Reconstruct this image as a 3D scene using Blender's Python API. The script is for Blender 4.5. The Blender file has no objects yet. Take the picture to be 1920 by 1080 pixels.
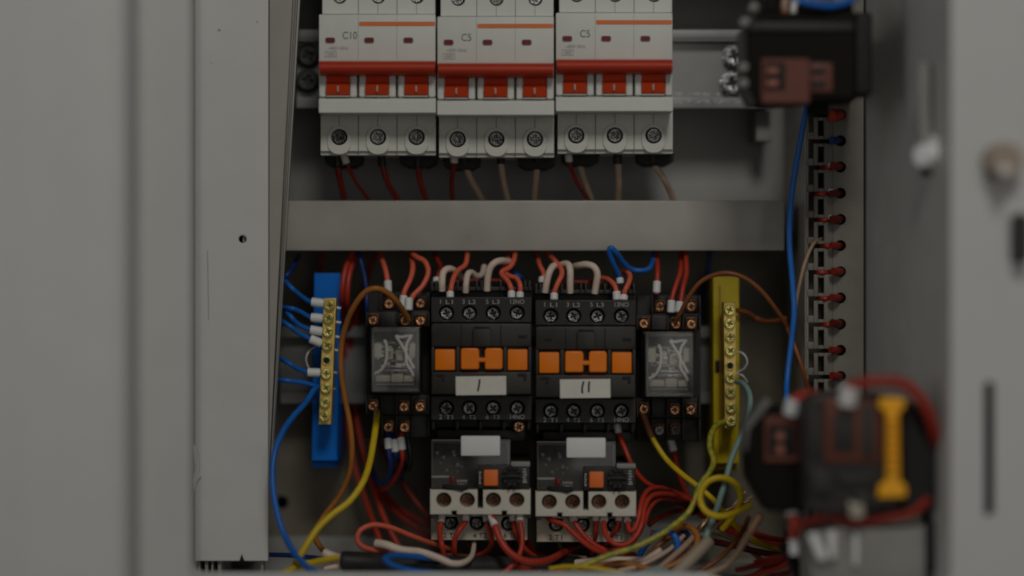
import bpy, bmesh, math, random
from mathutils import Vector, Matrix
random.seed(7)
SC = bpy.context.scene
COL = SC.collection

# ------------------------------------------------------------------ camera
FOC = 1920 * 77.0 / 36.0          # focal length in photo pixels
cam_d = bpy.data.cameras.new('camera')
cam = bpy.data.objects.new('camera', cam_d); COL.objects.link(cam)
cam.location = (0, -1.0, 0); cam.rotation_euler = (math.pi/2, 0, 0)
cam_d.lens = 77.0; cam_d.sensor_width = 36.0
cam_d.clip_start = 0.02; cam_d.clip_end = 20
cam_d.dof.use_dof = True; cam_d.dof.focus_distance = 1.011; cam_d.dof.aperture_fstop = 1.7
SC.camera = cam

# ------------------------------------------------------------------ world, lamps, exposure
wd = bpy.data.worlds.new('World'); SC.world = wd; wd.use_nodes = True
wd.node_tree.nodes['Background'].inputs[0].default_value = (1.0, 0.97, 0.9, 1)
wd.node_tree.nodes['Background'].inputs[1].default_value = 0.032

def area(name, loc, target, size, power, col, size_y=None):
    l = bpy.data.lights.new(name, 'AREA'); l.energy = power; l.color = col
    l.shape = 'RECTANGLE'; l.size = size; l.size_y = size_y or size
    o = bpy.data.objects.new(name, l); COL.objects.link(o); o.location = loc
    o.rotation_euler = (Vector(target) - Vector(loc)).to_track_quat('-Z', 'Y').to_euler()
area('key_lamp', (0.12, -1.15, 0.82), (0, 0, 0), 0.28, 4.5, (1.0, 0.975, 0.92))
area('side_fill_lamp', (-1.5, -0.92, 0.25), (0.05, 0, 0), 0.9, 2.75, (0.97, 0.985, 1.0))
area('front_fill_lamp', (0.42, -1.8, 0.06), (0, 0, 0), 0.8, 2.1, (1.0, 0.975, 0.92))

SC.view_settings.view_transform = 'Standard'; SC.view_settings.look = 'None'
SC.view_settings.exposure = 0; SC.view_settings.gamma = 1
SC.render.engine = 'CYCLES'
SC.cycles.use_denoising = True
SC.cycles.filter_width = 1.9
SC.cycles.max_bounces = 8

# ------------------------------------------------------------------ helpers
S = 0.001
def P(px, py, d):
    """photo pixel on the plane d millimetres behind the breaker faces -> point in metres"""
    k = (1000.0 + d) / FOC
    return Vector(((px - 960) * k * S, d * S, -(py - 540) * k * S))

def mat(name, col, rough=0.45, metal=0.0, var=0.10, scale=160, bump=0.02, spec=0.3, dust=0.0):
    m = bpy.data.materials.new(name); m.use_nodes = True
    nt = m.node_tree; b = nt.nodes['Principled BSDF']
    tc = nt.nodes.new('ShaderNodeTexCoord')
    n = nt.nodes.new('ShaderNodeTexNoise'); n.inputs['Scale'].default_value = scale
    n.inputs['Detail'].default_value = 5
    n2 = nt.nodes.new('ShaderNodeTexNoise'); n2.inputs['Scale'].default_value = scale * 0.13
    n2.inputs['Detail'].default_value = 3
    nt.links.new(tc.outputs['Object'], n.inputs['Vector']); nt.links.new(tc.outputs['Object'], n2.inputs['Vector'])
    ad = nt.nodes.new('ShaderNodeMath'); ad.operation = 'ADD'
    nt.links.new(n.outputs['Fac'], ad.inputs[0]); nt.links.new(n2.outputs['Fac'], ad.inputs[1])
    mr = nt.nodes.new('ShaderNodeMapRange'); mr.inputs['From Min'].default_value = 0.7; mr.inputs['From Max'].default_value = 1.3
    nt.links.new(ad.outputs[0], mr.inputs['Value'])
    mx = nt.nodes.new('ShaderNodeMix'); mx.data_type = 'RGBA'
    c = Vector(col)
    lo = c * (1 - var); hi = c * (1 + var) + Vector((dust, dust, dust * 0.9))
    mx.inputs[6].default_value = (*lo, 1); mx.inputs[7].default_value = (*[min(1, v) for v in hi], 1)
    nt.links.new(mr.outputs[0], mx.inputs[0]); nt.links.new(mx.outputs[2], b.inputs['Base Color'])
    rr = nt.nodes.new('ShaderNodeMapRange')
    rr.inputs['To Min'].default_value = max(0.05, rough - 0.1); rr.inputs['To Max'].default_value = min(1, rough + 0.12)
    nt.links.new(n.outputs['Fac'], rr.inputs['Value']); nt.links.new(rr.outputs[0], b.inputs['Roughness'])
    b.inputs['Metallic'].default_value = metal
    b.inputs['Specular IOR Level'].default_value = spec
    if bump:
        bp = nt.nodes.new('ShaderNodeBump'); bp.inputs['Strength'].default_value = bump * 4; bp.inputs['Distance'].default_value = 0.0003
        nt.links.new(n.outputs['Fac'], bp.inputs['Height']); nt.links.new(bp.outputs[0], b.inputs['Normal'])
    return m

def clear_mat(name, tint=(0.9, 0.9, 0.88), rough=0.08, haze=0.05):
    m = bpy.data.materials.new(name); m.use_nodes = True
    nt = m.node_tree; nt.nodes.clear()
    out = nt.nodes.new('ShaderNodeOutputMaterial')
    t = nt.nodes.new('ShaderNodeBsdfTransparent'); t.inputs[0].default_value = (*tint, 1)
    g = nt.nodes.new('ShaderNodeBsdfGlossy'); g.inputs['Roughness'].default_value = rough
    df = nt.nodes.new('ShaderNodeBsdfDiffuse'); df.inputs[0].default_value = (0.5, 0.5, 0.48, 1)
    fr = nt.nodes.new('ShaderNodeFresnel'); fr.inputs[0].default_value = 1.5
    m1 = nt.nodes.new('ShaderNodeMixShader'); m2 = nt.nodes.new('ShaderNodeMixShader')
    nz = nt.nodes.new('ShaderNodeTexNoise'); nz.inputs['Scale'].default_value = 300
    tc = nt.nodes.new('ShaderNodeTexCoord'); nt.links.new(tc.outputs['Object'], nz.inputs['Vector'])
    mul = nt.nodes.new('ShaderNodeMath'); mul.operation = 'MULTIPLY'; mul.inputs[1].default_value = haze * 2
    nt.links.new(nz.outputs['Fac'], mul.inputs[0]); nt.links.new(mul.outputs[0], m1.inputs[0])
    nt.links.new(t.outputs[0], m1.inputs[1]); nt.links.new(df.outputs[0], m1.inputs[2])
    nt.links.new(fr.outputs[0], m2.inputs[0]); nt.links.new(m1.outputs[0], m2.inputs[1]); nt.links.new(g.outputs[0], m2.inputs[2])
    nt.links.new(m2.outputs[0], out.inputs[0])
    return m

M = {
 'paint': mat('cabinet grey paint', (0.545, 0.545, 0.53), 0.42, var=0.03, scale=55, bump=0.012),
 'paint_in': mat('cabinet inner paint', (0.56, 0.555, 0.53), 0.45, var=0.08, scale=60, bump=0.03),
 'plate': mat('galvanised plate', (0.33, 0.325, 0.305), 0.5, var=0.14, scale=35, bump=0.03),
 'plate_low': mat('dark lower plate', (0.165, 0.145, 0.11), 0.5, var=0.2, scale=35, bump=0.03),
 'dark_steel': mat('recess and shaded screw steel', (0.05, 0.05, 0.048), 0.5, metal=0.8, var=0.3, scale=900),
 'clamp': mat('dark copper clamp', (0.12, 0.058, 0.03), 0.42, metal=0.9, var=0.5, scale=420, bump=0.3),
 'lid': mat('duct lid plastic', (0.60, 0.60, 0.585), 0.4, var=0.03, scale=60, bump=0.012),
 'lid2': mat('crossbar plastic', (0.37, 0.35, 0.315), 0.30, var=0.13, scale=45, bump=0.02),
 'duct': mat('duct grey plastic', (0.27, 0.265, 0.245), 0.5, var=0.07, scale=120),
 'strip': mat('folded metal strip', (0.36, 0.34, 0.305), 0.42, metal=0.1, var=0.08, scale=50),
 'white': mat('breaker white plastic', (0.655, 0.675, 0.625), 0.42, var=0.03, scale=150, bump=0.015),
 'white_low': mat('terminal cover plastic', (0.60, 0.60, 0.54), 0.45, var=0.04, scale=150, bump=0.015),
 'seam': mat('seam shadow plastic', (0.20, 0.20, 0.17), 0.6, var=0.05),
 'tag_white': mat('white tag plastic', (0.72, 0.72, 0.70), 0.5, var=0.03),
 'paper': mat('paper sticker', (0.66, 0.64, 0.58), 0.7, var=0.04, scale=220),
 'beige': mat('overload beige plastic', (0.60, 0.56, 0.48), 0.45, var=0.05),
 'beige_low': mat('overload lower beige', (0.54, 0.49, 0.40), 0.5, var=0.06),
 'red': mat('red toggle plastic', (0.56, 0.055, 0.012), 0.42, var=0.06, spec=0.2),
 'red_dark': mat('dark red flag', (0.17, 0.006, 0.004), 0.4, var=0.06),
 'orange_ink': mat('orange print', (0.75, 0.19, 0.04), 0.5, var=0.06),
 'orange': mat('orange plastic', (0.85, 0.20, 0.001), 0.4, var=0.04),
 'orange2': mat('stop button plastic', (0.78, 0.17, 0.03), 0.4, var=0.04),
 'amber': mat('amber plastic', (0.95, 0.43, 0.002), 0.35, var=0.06),
 'black': mat('black plastic', (0.020, 0.019, 0.016), 0.45, var=0.15, dust=0.006, bump=0.03),
 'black2': mat('black plastic raised', (0.027, 0.025, 0.021), 0.42, var=0.12, dust=0.006, bump=0.03),
 'black3': mat('side contactor black', (0.007, 0.006, 0.004), 0.6, var=0.2, spec=0.1),
 'rail_dull': mat('dull rail', (0.15, 0.15, 0.145), 0.4, metal=0.2, var=0.3, scale=40),
 'brass_dark': mat('brass recess', (0.22, 0.17, 0.04), 0.5, metal=0.3, var=0.3, scale=500),
 'red_tie': mat('red handle plastic', (0.43, 0.038, 0.014), 0.42, var=0.06, spec=0.2),
 'w_sheath': mat('cable sheath', (0.34, 0.28, 0.21), 0.5, var=0.15, scale=120, bump=0.03),
 'copper_dull': mat('recessed copper screw', (0.20, 0.105, 0.07), 0.5, metal=0.5, var=0.35, scale=500, bump=0.2),
 'rail_lip': mat('bright zinc edge', (0.30, 0.30, 0.29), 0.36, metal=0.3, var=0.15, scale=60, bump=0.05),
 'w_pink': mat('pinkish beige wire pvc', (0.50, 0.36, 0.27), 0.42, var=0.16, scale=160, bump=0.03),
 'spring': mat('relay spring metal', (0.62, 0.60, 0.56), 0.35, metal=0.2, var=0.35, scale=600),
 'duct_brown': mat('dusty duct plastic', (0.20, 0.182, 0.155), 0.5, var=0.12, scale=80),
 'w_mred': mat('dull red wire pvc', (0.30, 0.030, 0.018), 0.42, var=0.14, scale=220, bump=0.03),
 'blackest': mat('recess black', (0.010, 0.010, 0.009), 0.6, var=0.1),
 'rubber': mat('black rubber sheath', (0.022, 0.021, 0.020), 0.5, var=0.1, dust=0.01),
 'grey_print': mat('grey print ink', (0.17, 0.17, 0.16), 0.6, var=0.1, bump=0),
 'faint_print': mat('faint print ink', (0.36, 0.36, 0.33), 0.6, var=0.1, bump=0),
 'white_print': mat('white print ink', (0.40, 0.40, 0.38), 0.6, var=0.1, bump=0),
 'pen': mat('black pen ink', (0.03, 0.03, 0.03), 0.5, var=0.1, bump=0),
 'deck_steel': mat('deck screw steel', (0.20, 0.20, 0.195), 0.3, metal=1.0, var=0.5, scale=600, bump=0.6),
 'steel': mat('screw steel', (0.40, 0.40, 0.39), 0.26, metal=1.0, var=0.3, scale=500, bump=0.35),
 'dull_steel': mat('dull screw steel', (0.17, 0.17, 0.165), 0.32, metal=1.0, var=0.35, scale=500, bump=0.4),
 'copper': mat('copper screw', (0.42, 0.21, 0.11), 0.28, metal=1.0, var=0.4, scale=500, bump=0.4),
 'brass': mat('brass', (0.70, 0.50, 0.14), 0.4, metal=0.25, var=0.25, scale=260, bump=0.03),
 'brass2': mat('brass screw', (0.62, 0.54, 0.17), 0.3, metal=0.5, var=0.35, scale=500, bump=0.35),
 'rail': mat('zinc rail', (0.27, 0.27, 0.26), 0.36, metal=0.4, var=0.12, scale=40, bump=0.05),
 'blue': mat('blue insulator', (0.003, 0.15, 0.60), 0.45, var=0.08, bump=0.03, spec=0.15),
 'yellow': mat('yellow insulator', (0.56, 0.42, 0.004), 0.42, var=0.1, bump=0.03),
 'w_red': mat('red wire pvc', (0.42, 0.040, 0.020), 0.36, var=0.14, scale=220, bump=0.03),
 'w_dred': mat('dark red wire pvc', (0.21, 0.016, 0.010), 0.38, var=0.14, scale=220, bump=0.03),
 'w_ddred': mat('deep red wire pvc', (0.10, 0.009, 0.006), 0.4, var=0.2, scale=220, bump=0.03),
 'w_orange': mat('pale red wire pvc', (0.66, 0.125, 0.07), 0.36, var=0.12, scale=220, bump=0.03),
 'w_blue': mat('blue wire pvc', (0.012, 0.13, 0.48), 0.36, var=0.14, scale=220, bump=0.03),
 'w_dblue': mat('dark blue wire pvc', (0.012, 0.035, 0.16), 0.4, var=0.14, scale=220, bump=0.03),
 'w_beige': mat('beige wire pvc', (0.70, 0.57, 0.47), 0.42, var=0.10, scale=160, bump=0.03),
 'w_tan': mat('tan wire pvc', (0.36, 0.24, 0.16), 0.42, var=0.14, scale=160, bump=0.03),
 'w_brown': mat('brown wire pvc', (0.23, 0.075, 0.026), 0.38, var=0.16, scale=200, bump=0.03),
 'w_ochre': mat('ochre wire pvc', (0.40, 0.15, 0.03), 0.36, var=0.16, scale=120, bump=0.03),
 'w_yellow': mat('yellow wire pvc', (0.60, 0.42, 0.010), 0.38, var=0.12, scale=220, bump=0.03),
 'w_teal': mat('pale teal wire pvc', (0.20, 0.31, 0.285), 0.4, var=0.14, scale=220, bump=0.03),
 'w_black': mat('black wire pvc', (0.015, 0.015, 0.015), 0.4, var=0.1),
 'w_copper': mat('bare copper strand', (0.55, 0.33, 0.20), 0.35, metal=0.8, var=0.2, scale=400),
 'ferrule': mat('white sleeve', (0.72, 0.72, 0.70), 0.45, var=0.06, bump=0.03),
 'plum': mat('red brown label', (0.13, 0.036, 0.022), 0.45, var=0.08),
 'plum2': mat('red brown mark', (0.30, 0.10, 0.065), 0.45, var=0.06),
 'coil': mat('relay coil cream', (0.50, 0.46, 0.39), 0.5, var=0.2, scale=300),
 'lead': mat('relay lead wire', (0.78, 0.79, 0.78), 0.4, var=0.06),
 'clear': clear_mat('clear relay cover', (0.93, 0.93, 0.91), 0.18, 0.055),
 'haze_rim': clear_mat('hazy cover rim', (0.8, 0.8, 0.78), 0.2, 0.16),
 'smoke': clear_mat('smoky cover', (0.66, 0.65, 0.62), 0.15, 0.02),
 'chrome': mat('bright bolt', (0.85, 0.85, 0.84), 0.35, metal=0.2, var=0.05),
 'lock': mat('lock bronze', (0.30, 0.24, 0.19), 0.4, metal=0.5, var=0.1),
}
# yellow and green striped earth wire
def stripe_mat():
    m = bpy.data.materials.new('yellow green wire pvc'); m.use_nodes = True
    nt = m.node_tree; b = nt.nodes['Principled BSDF']
    tc = nt.nodes.new('ShaderNodeTexCoord'); n = nt.nodes.new('ShaderNodeTexNoise')
    n.inputs['Scale'].default_value = 420; n.inputs['Detail'].default_value = 3
    nt.links.new(tc.outputs['Object'], n.inputs['Vector'])
    r = nt.nodes.new('ShaderNodeValToRGB'); nt.links.new(n.outputs['Fac'], r.inputs[0])
    r.color_ramp.elements[0].position = 0.40; r.color_ramp.elements[0].color = (0.20, 0.25, 0.03, 1)
    r.color_ramp.elements[1].position = 0.58; r.color_ramp.elements[1].color = (0.46, 0.36, 0.02, 1)
    nt.links.new(r.outputs[0], b.inputs['Base Color']); b.inputs['Roughness'].default_value = 0.4
    return m
M['w_yg'] = stripe_mat()

ROOT = {}
def thing(name, label, cat, loc, group=None):
    o = bpy.data.objects.new(name, None); COL.objects.link(o)
    o.empty_display_size = 0.01
    o.location = loc; o['label'] = label; o['category'] = cat
    if group: o['group'] = group
    return o

def origin_of(p):
    while p.parent: p = p.parent
    return Vector(p.location)

def circ(px, py, r, n=24):
    return [(px + r*math.cos(2*math.pi*i/n), py + r*math.sin(2*math.pi*i/n)) for i in range(n)]
def rect(x0, y0, x1, y1):
    return [(x0, y0), (x1, y0), (x1, y1), (x0, y1)]
def rrect(x0, y0, x1, y1, r, n=5):
    out = []
    for cx, cy, a in ((x1-r, y0+r, -90), (x1-r, y1-r, 0), (x0+r, y1-r, 90), (x0+r, y0+r, 180)):
        for i in range(n+1):
            t = math.radians(a + 90*i/n); out.append((cx + r*math.cos(t), cy + r*math.sin(t)))
    return out

def spline_pts(pts, sub=7):
    """Catmull-Rom (centripetal-ish) through pts"""
    pts = [Vector(p) for p in pts]
    if len(pts) == 2: return [pts[0].lerp(pts[1], t/4) for t in range(5)]
    q = [2*pts[0]-pts[1]] + pts + [2*pts[-1]-pts[-2]]
    out = []
    for i in range(1, len(q)-2):
        p0, p1, p2, p3 = q[i-1], q[i], q[i+1], q[i+2]
        for k in range(sub):
            t = k/sub
            out.append(0.5*((2*p1) + (p2-p0)*t + (2*p0-5*p1+4*p2-p3)*t*t + (3*p1-p0-3*p2+p3)*t**3))
    out.append(pts[-1]); return out

class MB:
    """collects shapes in world metres, links them as ONE mesh object"""
    def __init__(s): s.bm = bmesh.new()
    def box(s, x0, x1, y0, y1, z0, z1, bev=0.0, seg=2):
        r = bmesh.ops.create_cube(s.bm, size=1.0)
        for v in r['verts']:
            v.co = Vector(((x0+x1)/2 + v.co.x*(x1-x0), (y0+y1)/2 + v.co.y*(y1-y0), (z0+z1)/2 + v.co.z*(z1-z0)))
        if bev:
            es = list({e for v in r['verts'] for e in v.link_edges})
            bmesh.ops.bevel(s.bm, geom=es, offset=bev*S, segments=seg, affect='EDGES', profile=0.6)
        return s
    def pbox(s, px0, py0, px1, py1, d0, d1, bev=0.3, seg=2):
        a = P(px0, py0, d0); b = P(px1, py1, d0)
        return s.box(a.x, b.x, d0*S, d1*S, b.z, a.z, bev, seg)
    def shape(s, outlines, d0, d1, bev=0.25):
        """outline (and holes) given in photo pixels at depth d0, front at d0, back at d1"""
        cu = bpy.data.curves.new('tmp', 'CURVE'); cu.dimensions = '2D'; cu.fill_mode = 'BOTH'
        h = (d1-d0)/2; bv = min(bev, h*0.45)      # the curve is drawn in millimetres, then scaled
        cu.extrude = max(h-bv, 1e-3); cu.bevel_depth = bv; cu.bevel_resolution = 1; cu.offset = -bv
        for ol in outlines:
            sp = cu.splines.new('POLY'); sp.points.add(len(ol)-1); sp.use_cyclic_u = True
            for p, (x, y) in zip(sp.points, ol):
                w = P(x, y, d0)/S; p.co = (w.x, w.z, 0, 1)
        o = bpy.data.objects.new('tmp', cu)
        me = bpy.data.meshes.new_from_object(o)
        mid = (d0+d1)/2*S
        me.transform(Matrix(((S,0,0,0),(0,0,-S,mid),(0,S,0,0),(0,0,0,1))))
        s.bm.from_mesh(me)
        bpy.data.objects.remove(o); bpy.data.curves.remove(cu); bpy.data.meshes.remove(me)
        return s
    def cyl(s, a, b, r, n=20, r2=None, bev=0.0):
        a = Vector(a); b = Vector(b); ax = b-a; L = ax.length
        r_ = bmesh.ops.create_cone(s.bm, cap_ends=True, segments=n, radius1=r, radius2=r if r2 is None else r2, depth=L)
        q = ax.to_track_quat('Z', 'Y').to_matrix().to_4x4(); q.translation = (a+b)/2
        if bev:
            vs = r_['verts']; es = [e for e in {e for v in vs for e in v.link_edges} if abs(e.verts[0].co.z-e.verts[1].co.z) < 1e-7]
            g = bmesh.ops.bevel(s.bm, geom=es, offset=bev*S, segments=2, affect='EDGES')
            vs = list({v for f in g['faces'] for v in f.verts} | {v for v in vs if v.is_valid})
            bmesh.ops.transform(s.bm, matrix=q, verts=vs)
        else:
            bmesh.ops.transform(s.bm, matrix=q, verts=r_['verts'])
        return s
    def pcyl(s, px, py, r, d0, d1, n=20, bev=0.0):
        k = (1000+d0)/FOC*S
        a = P(px, py, d0); return s.cyl((a.x, d0*S, a.z), (a.x, d1*S, a.z), r*k, n, bev=bev)
    def tube(s, pts, r, n=10, r_end=None, sub=7, wob=0.012):
        c = spline_pts(pts, sub); N = len(c)
        rings = []; t0 = (c[1]-c[0]).normalized()
        up = Vector((0, 1, 0)) if abs(t0.y) < 0.9 else Vector((1, 0, 0))
        nrm = (up - t0*up.dot(t0)).normalized()
        for i in range(N):
            t = (c[min(i+1, N-1)] - c[max(i-1, 0)])
            t = t.normalized() if t.length > 1e-9 else t0
            nrm = (nrm - t*nrm.dot(t)); nrm = nrm.normalized() if nrm.length > 1e-6 else Vector((0,1,0))
            bn = t.cross(nrm)
            rr = r if r_end is None else r + (r_end-r)*i/(N-1)
            if wob: rr *= 1 + wob*random.uniform(-1, 1)
            rings.append([s.bm.verts.new(c[i] + (nrm*math.cos(2*math.pi*k/n) + bn*math.sin(2*math.pi*k/n))*rr) for k in range(n)])
        for i in range(N-1):
            for k in range(n):
                s.bm.faces.new((rings[i][k], rings[i][(k+1) % n], rings[i+1][(k+1) % n], rings[i+1][k]))
        s.bm.faces.new(list(reversed(rings[0]))); s.bm.faces.new(rings[-1])
        return s
    def text(s, body, px, py, d, h, w=None, rot=0):
        """lettering centred on the pixel, h pixels tall, w pixels wide"""
        cu = bpy.data.curves.new('tmp', 'FONT'); cu.body = body; cu.align_x = 'CENTER'; cu.align_y = 'CENTER'; cu.extrude = 0.02
        o = bpy.data.objects.new('tmp', cu); me = bpy.data.meshes.new_from_object(o)
        xs = [v.co.x for v in me.vertices]; ys = [v.co.y for v in me.vertices]
        k = (1000+d)/FOC*S
        sy = h*k/(max(ys)-min(ys)); sx = (w*k/(max(xs)-min(xs))) if w else sy
        cx = (max(xs)+min(xs))/2; cy = (max(ys)+min(ys))/2
        c = P(px, py, d); cr, sr = math.cos(rot), math.sin(rot)
        for v in me.vertices:
            x = (v.co.x-cx)*sx; z = (v.co.y-cy)*sy; y = -v.co.z*0.004
            v.co = Vector((c.x + x*cr - z*sr, c.y + y, c.z + x*sr + z*cr))
        s.bm.from_mesh(me); bpy.data.objects.remove(o); bpy.data.curves.remove(cu); bpy.data.meshes.remove(me)
        return s
    def prism(s, prof, z0, z1):
        """plan profile [(x,y) metres] extruded upright from z0 to z1"""
        a = [s.bm.verts.new((x, y, z0)) for x, y in prof]; b = [s.bm.verts.new((x, y, z1)) for x, y in prof]
        n = len(prof)
        for i in range(n): s.bm.faces.new((a[i], a[(i+1) % n], b[(i+1) % n], b[i]))
        s.bm.faces.new(list(reversed(a))); s.bm.faces.new(b); return s
    def hprism(s, prof, x0, x1):
        """side profile [(y,z) metres] extruded along X"""
        a = [s.bm.verts.new((x0, y, z)) for y, z in prof]; b = [s.bm.verts.new((x1, y, z)) for y, z in prof]
        n = len(prof)
        for i in range(n): s.bm.faces.new((a[i], a[(i+1) % n], b[(i+1) % n], b[i]))
        s.bm.faces.new(list(reversed(a))); s.bm.faces.new(b); return s
    def build(s, name, m, parent=None, label=None, smooth=35):
        bmesh.ops.recalc_face_normals(s.bm, faces=s.bm.faces)
        me = bpy.data.meshes.new(name)
        off = origin_of(parent) if parent else None
        if off is None:
            vs = [v.co for v in s.bm.verts]
            off = Vector([(min(v[i] for v in vs)+max(v[i] for v in vs))/2 for i in range(3)])
        bmesh.ops.translate(s.bm, vec=-off, verts=s.bm.verts)
        s.bm.to_mesh(me); s.bm.free()
        me.materials.append(M[m] if isinstance(m, str) else m)
        for p in me.polygons: p.use_smooth = True
        me.set_sharp_from_angle(angle=math.radians(smooth))
        o = bpy.data.objects.new(name, me); COL.objects.link(o)
        if parent: o.parent = parent
        else: o.location = off
        if label: o['label'] = label
        return o

_screws = {}
def screw(parent, px, py, d, r, m='dull_steel', name='screw', slot='plus'):
    """pan head screw with a real driver recess, facing the front"""
    k = (1000+d)/FOC*S; R = round(r*k, 5); key = (R, m, slot)
    if key not in _screws:
        cu = bpy.data.curves.new('tmp', 'CURVE'); cu.dimensions = '2D'; cu.fill_mode = 'BOTH'
        cu.extrude = 0.0005; cu.bevel_depth = R*0.13; cu.bevel_resolution = 2; cu.offset = -R*0.13
        a, w = R*0.52, R*0.12
        plus = [(w,w),(w,a),(-w,a),(-w,w),(-a,w),(-a,-w),(-w,-w),(-w,-a),(w,-a),(w,-w),(a,-w),(a,w)]
        if slot == 'line': plus = [(a*1.3, w), (-a*1.3, w), (-a*1.3, -w), (a*1.3, -w)]
        for ol in ([(R*math.cos(i*math.pi/12), R*math.sin(i*math.pi/12)) for i in range(24)], plus):
            sp = cu.splines.new('POLY'); sp.points.add(len(ol)-1); sp.use_cyclic_u = True
            for p, (x, y) in zip(sp.points, ol): p.co = (x, y, 0, 1)
        o = bpy.data.objects.new('tmp', cu); me = bpy.data.meshes.new_from_object(o)
        me.transform(Matrix(((1,0,0,0),(0,0,-1,0),(0,1,0,0),(0,0,0,1))))
        bm = bmesh.new(); bm.from_mesh(me); n0 = len(bm.faces)
        q = bmesh.ops.create_cone(bm, cap_ends=True, segments=20, radius1=R*0.86, radius2=R*0.86, depth=0.0008)
        bmesh.ops.transform(bm, matrix=Matrix.Translation((0, 0.0006, 0)) @ Matrix.Rotation(math.pi/2, 4, 'X'), verts=q['verts'])
        for i, f in enumerate(bm.faces):
            f.material_index = 0 if i < n0 else 1; f.smooth = True
        me2 = bpy.data.meshes.new('screw'); bm.to_mesh(me2); bm.free()
        me2.materials.append(M[m]); me2.materials.append(M[{'brass2': 'brass_dark', 'dull_steel': 'dull_steel', 'copper': 'clamp', 'copper_dull': 'copper_dull'}.get(m, 'dark_steel')])
        me2.set_sharp_from_angle(angle=math.radians(40))
        bpy.data.objects.remove(o); bpy.data.curves.remove(cu); bpy.data.meshes.remove(me)
        _screws[key] = me2
    o = bpy.data.objects.new(name, _screws[key]); COL.objects.link(o); o.parent = parent
    o.location = P(px, py, d) - origin_of(parent)
    o.rotation_euler = (random.uniform(-0.12, 0.12), random.uniform(0, 3.1), random.uniform(-0.12, 0.12))
    return o

def px_r(r, d=0): return r*(1000+d)/FOC*S

def wire(name, label, m, r, pts, ferr=None, group=None, r_end=None, cat='wire', wob=0.0):
    """one insulated wire: photo path (px, py, depth); ferr = list of (material, start, end, radius)"""
    if group in ('wires coming down from the cross duct', 'beige stubs entering the contactors'):
        fz = lambda x, y, d: (x, y, (22 + (d-22)*(0.62 if y < 480 else 0.4) if d > 22 and y < 600 and d < 69 else d))
        pts = [fz(*p) for p in pts]
        ferr = [(m_, fz(*a_), fz(*b_), r_) for m_, a_, b_, r_ in ferr or []]
    b = MB(); d = pts[0][2]
    b.tube([P(*p) for p in pts], px_r(r, d), r_end=None if r_end is None else px_r(r_end, d), wob=wob)
    o = b.build(name, m, smooth=70)
    o['label'] = label; o['category'] = cat
    if group: o['group'] = group
    for f in ferr or []:
        fm, p0, p1, fr = f
        q = MB().cyl(P(p0[0], p0[1], p0[2]-0.8), P(p1[0], p1[1], p1[2]-0.8), px_r(fr+0.8, p0[2]), 14, bev=0.25)
        q.build('ferrule', fm, o)
    return o

exec_parts = []
# ================================================================== THE CABINET
t = thing('electrical_cabinet', 'open grey painted metal electrical cabinet holding all the breakers, relays and wires', 'cabinet', (0.02, 0.0, -0.1255))
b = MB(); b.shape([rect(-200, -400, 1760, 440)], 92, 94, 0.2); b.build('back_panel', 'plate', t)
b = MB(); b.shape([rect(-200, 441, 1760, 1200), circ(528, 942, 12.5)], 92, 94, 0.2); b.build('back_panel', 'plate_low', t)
b = MB(); b.pbox(300, 1006, 712, 1062, 84, 91.8, 0.8); b.build('bottom_flange', 'duct', t)
b = MB(); b.pbox(1180, 980, 1330, 1062, 78, 91.8, 0.8); b.build('bottom_flange', 'duct', t)
b = MB(); b.box(-0.165, 0.23, -0.124, 0.094, -0.1375, -0.1358, 0.3); b.build('floor_panel', 'paint_in', t)
b = MB(); b.prism([(0.1752, -0.124), (0.1635, 0.0125), (0.1635, 0.0915), (0.165, 0.0915), (0.165, 0.0125), (0.1767, -0.124)], -0.1356, 0.30); b.build('side_wall', 'paint_in', t, smooth=20)
b = MB(); b.box(-0.165, 0.23, 0.108, 0.110, -0.18, 0.30, 0.3); b.build('outer_back', 'blackest', t)
b = MB(); b.box(-0.1500, -0.1485, -0.124, 0.0915, -0.1356, 0.30, 0.3); b.build('side_wall', 'paint_in', t)
b = MB(); b.box(0.232, 0.234, -0.124, 0.094, -0.18, 0.30, 0.3); b.build('outer_wall', 'paint', t)
b = MB(); b.box(-0.165, 0.23, -0.10, 0.094, 0.301, 0.303, 0.3); b.build('top_panel', 'paint_in', t)
b = MB(); b.box(-0.147, 0.163, 0.022, 0.0915, 0.147, 0.150, 0.3); b.build('added_shade_ledge', 'paint_in', t)  # unseen ledge added to throw the space above the rail into shade
op = rrect(360, -650, 1783, 1094, 16, 6)
b = MB(); b.shape([[(263, -900), (2040, -900), (2040, 1250), (263, 1250)], op,
                   rrect(1846, 716, 1864, 968, 9, 5), circ(1884, 305, 20), rrect(1903, 400, 1922, 492, 8, 4)], -126.5, -124.5, 0.9)
fr = b.build('front_frame', 'paint', t)
arc = [(384 - 24*math.sin(math.radians(a)), 1049 + 24*math.cos(math.radians(a))) for a in (80, 60, 40, 20, 0)]
b = MB(); b.shape([[(300, 980), (360.5, 980)] + arc + [(1318, 1073), (1350, 1082), (1352, 1140), (300, 1140)]], -58, -56, 0.5); b.build('sill', 'paint', t)
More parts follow.
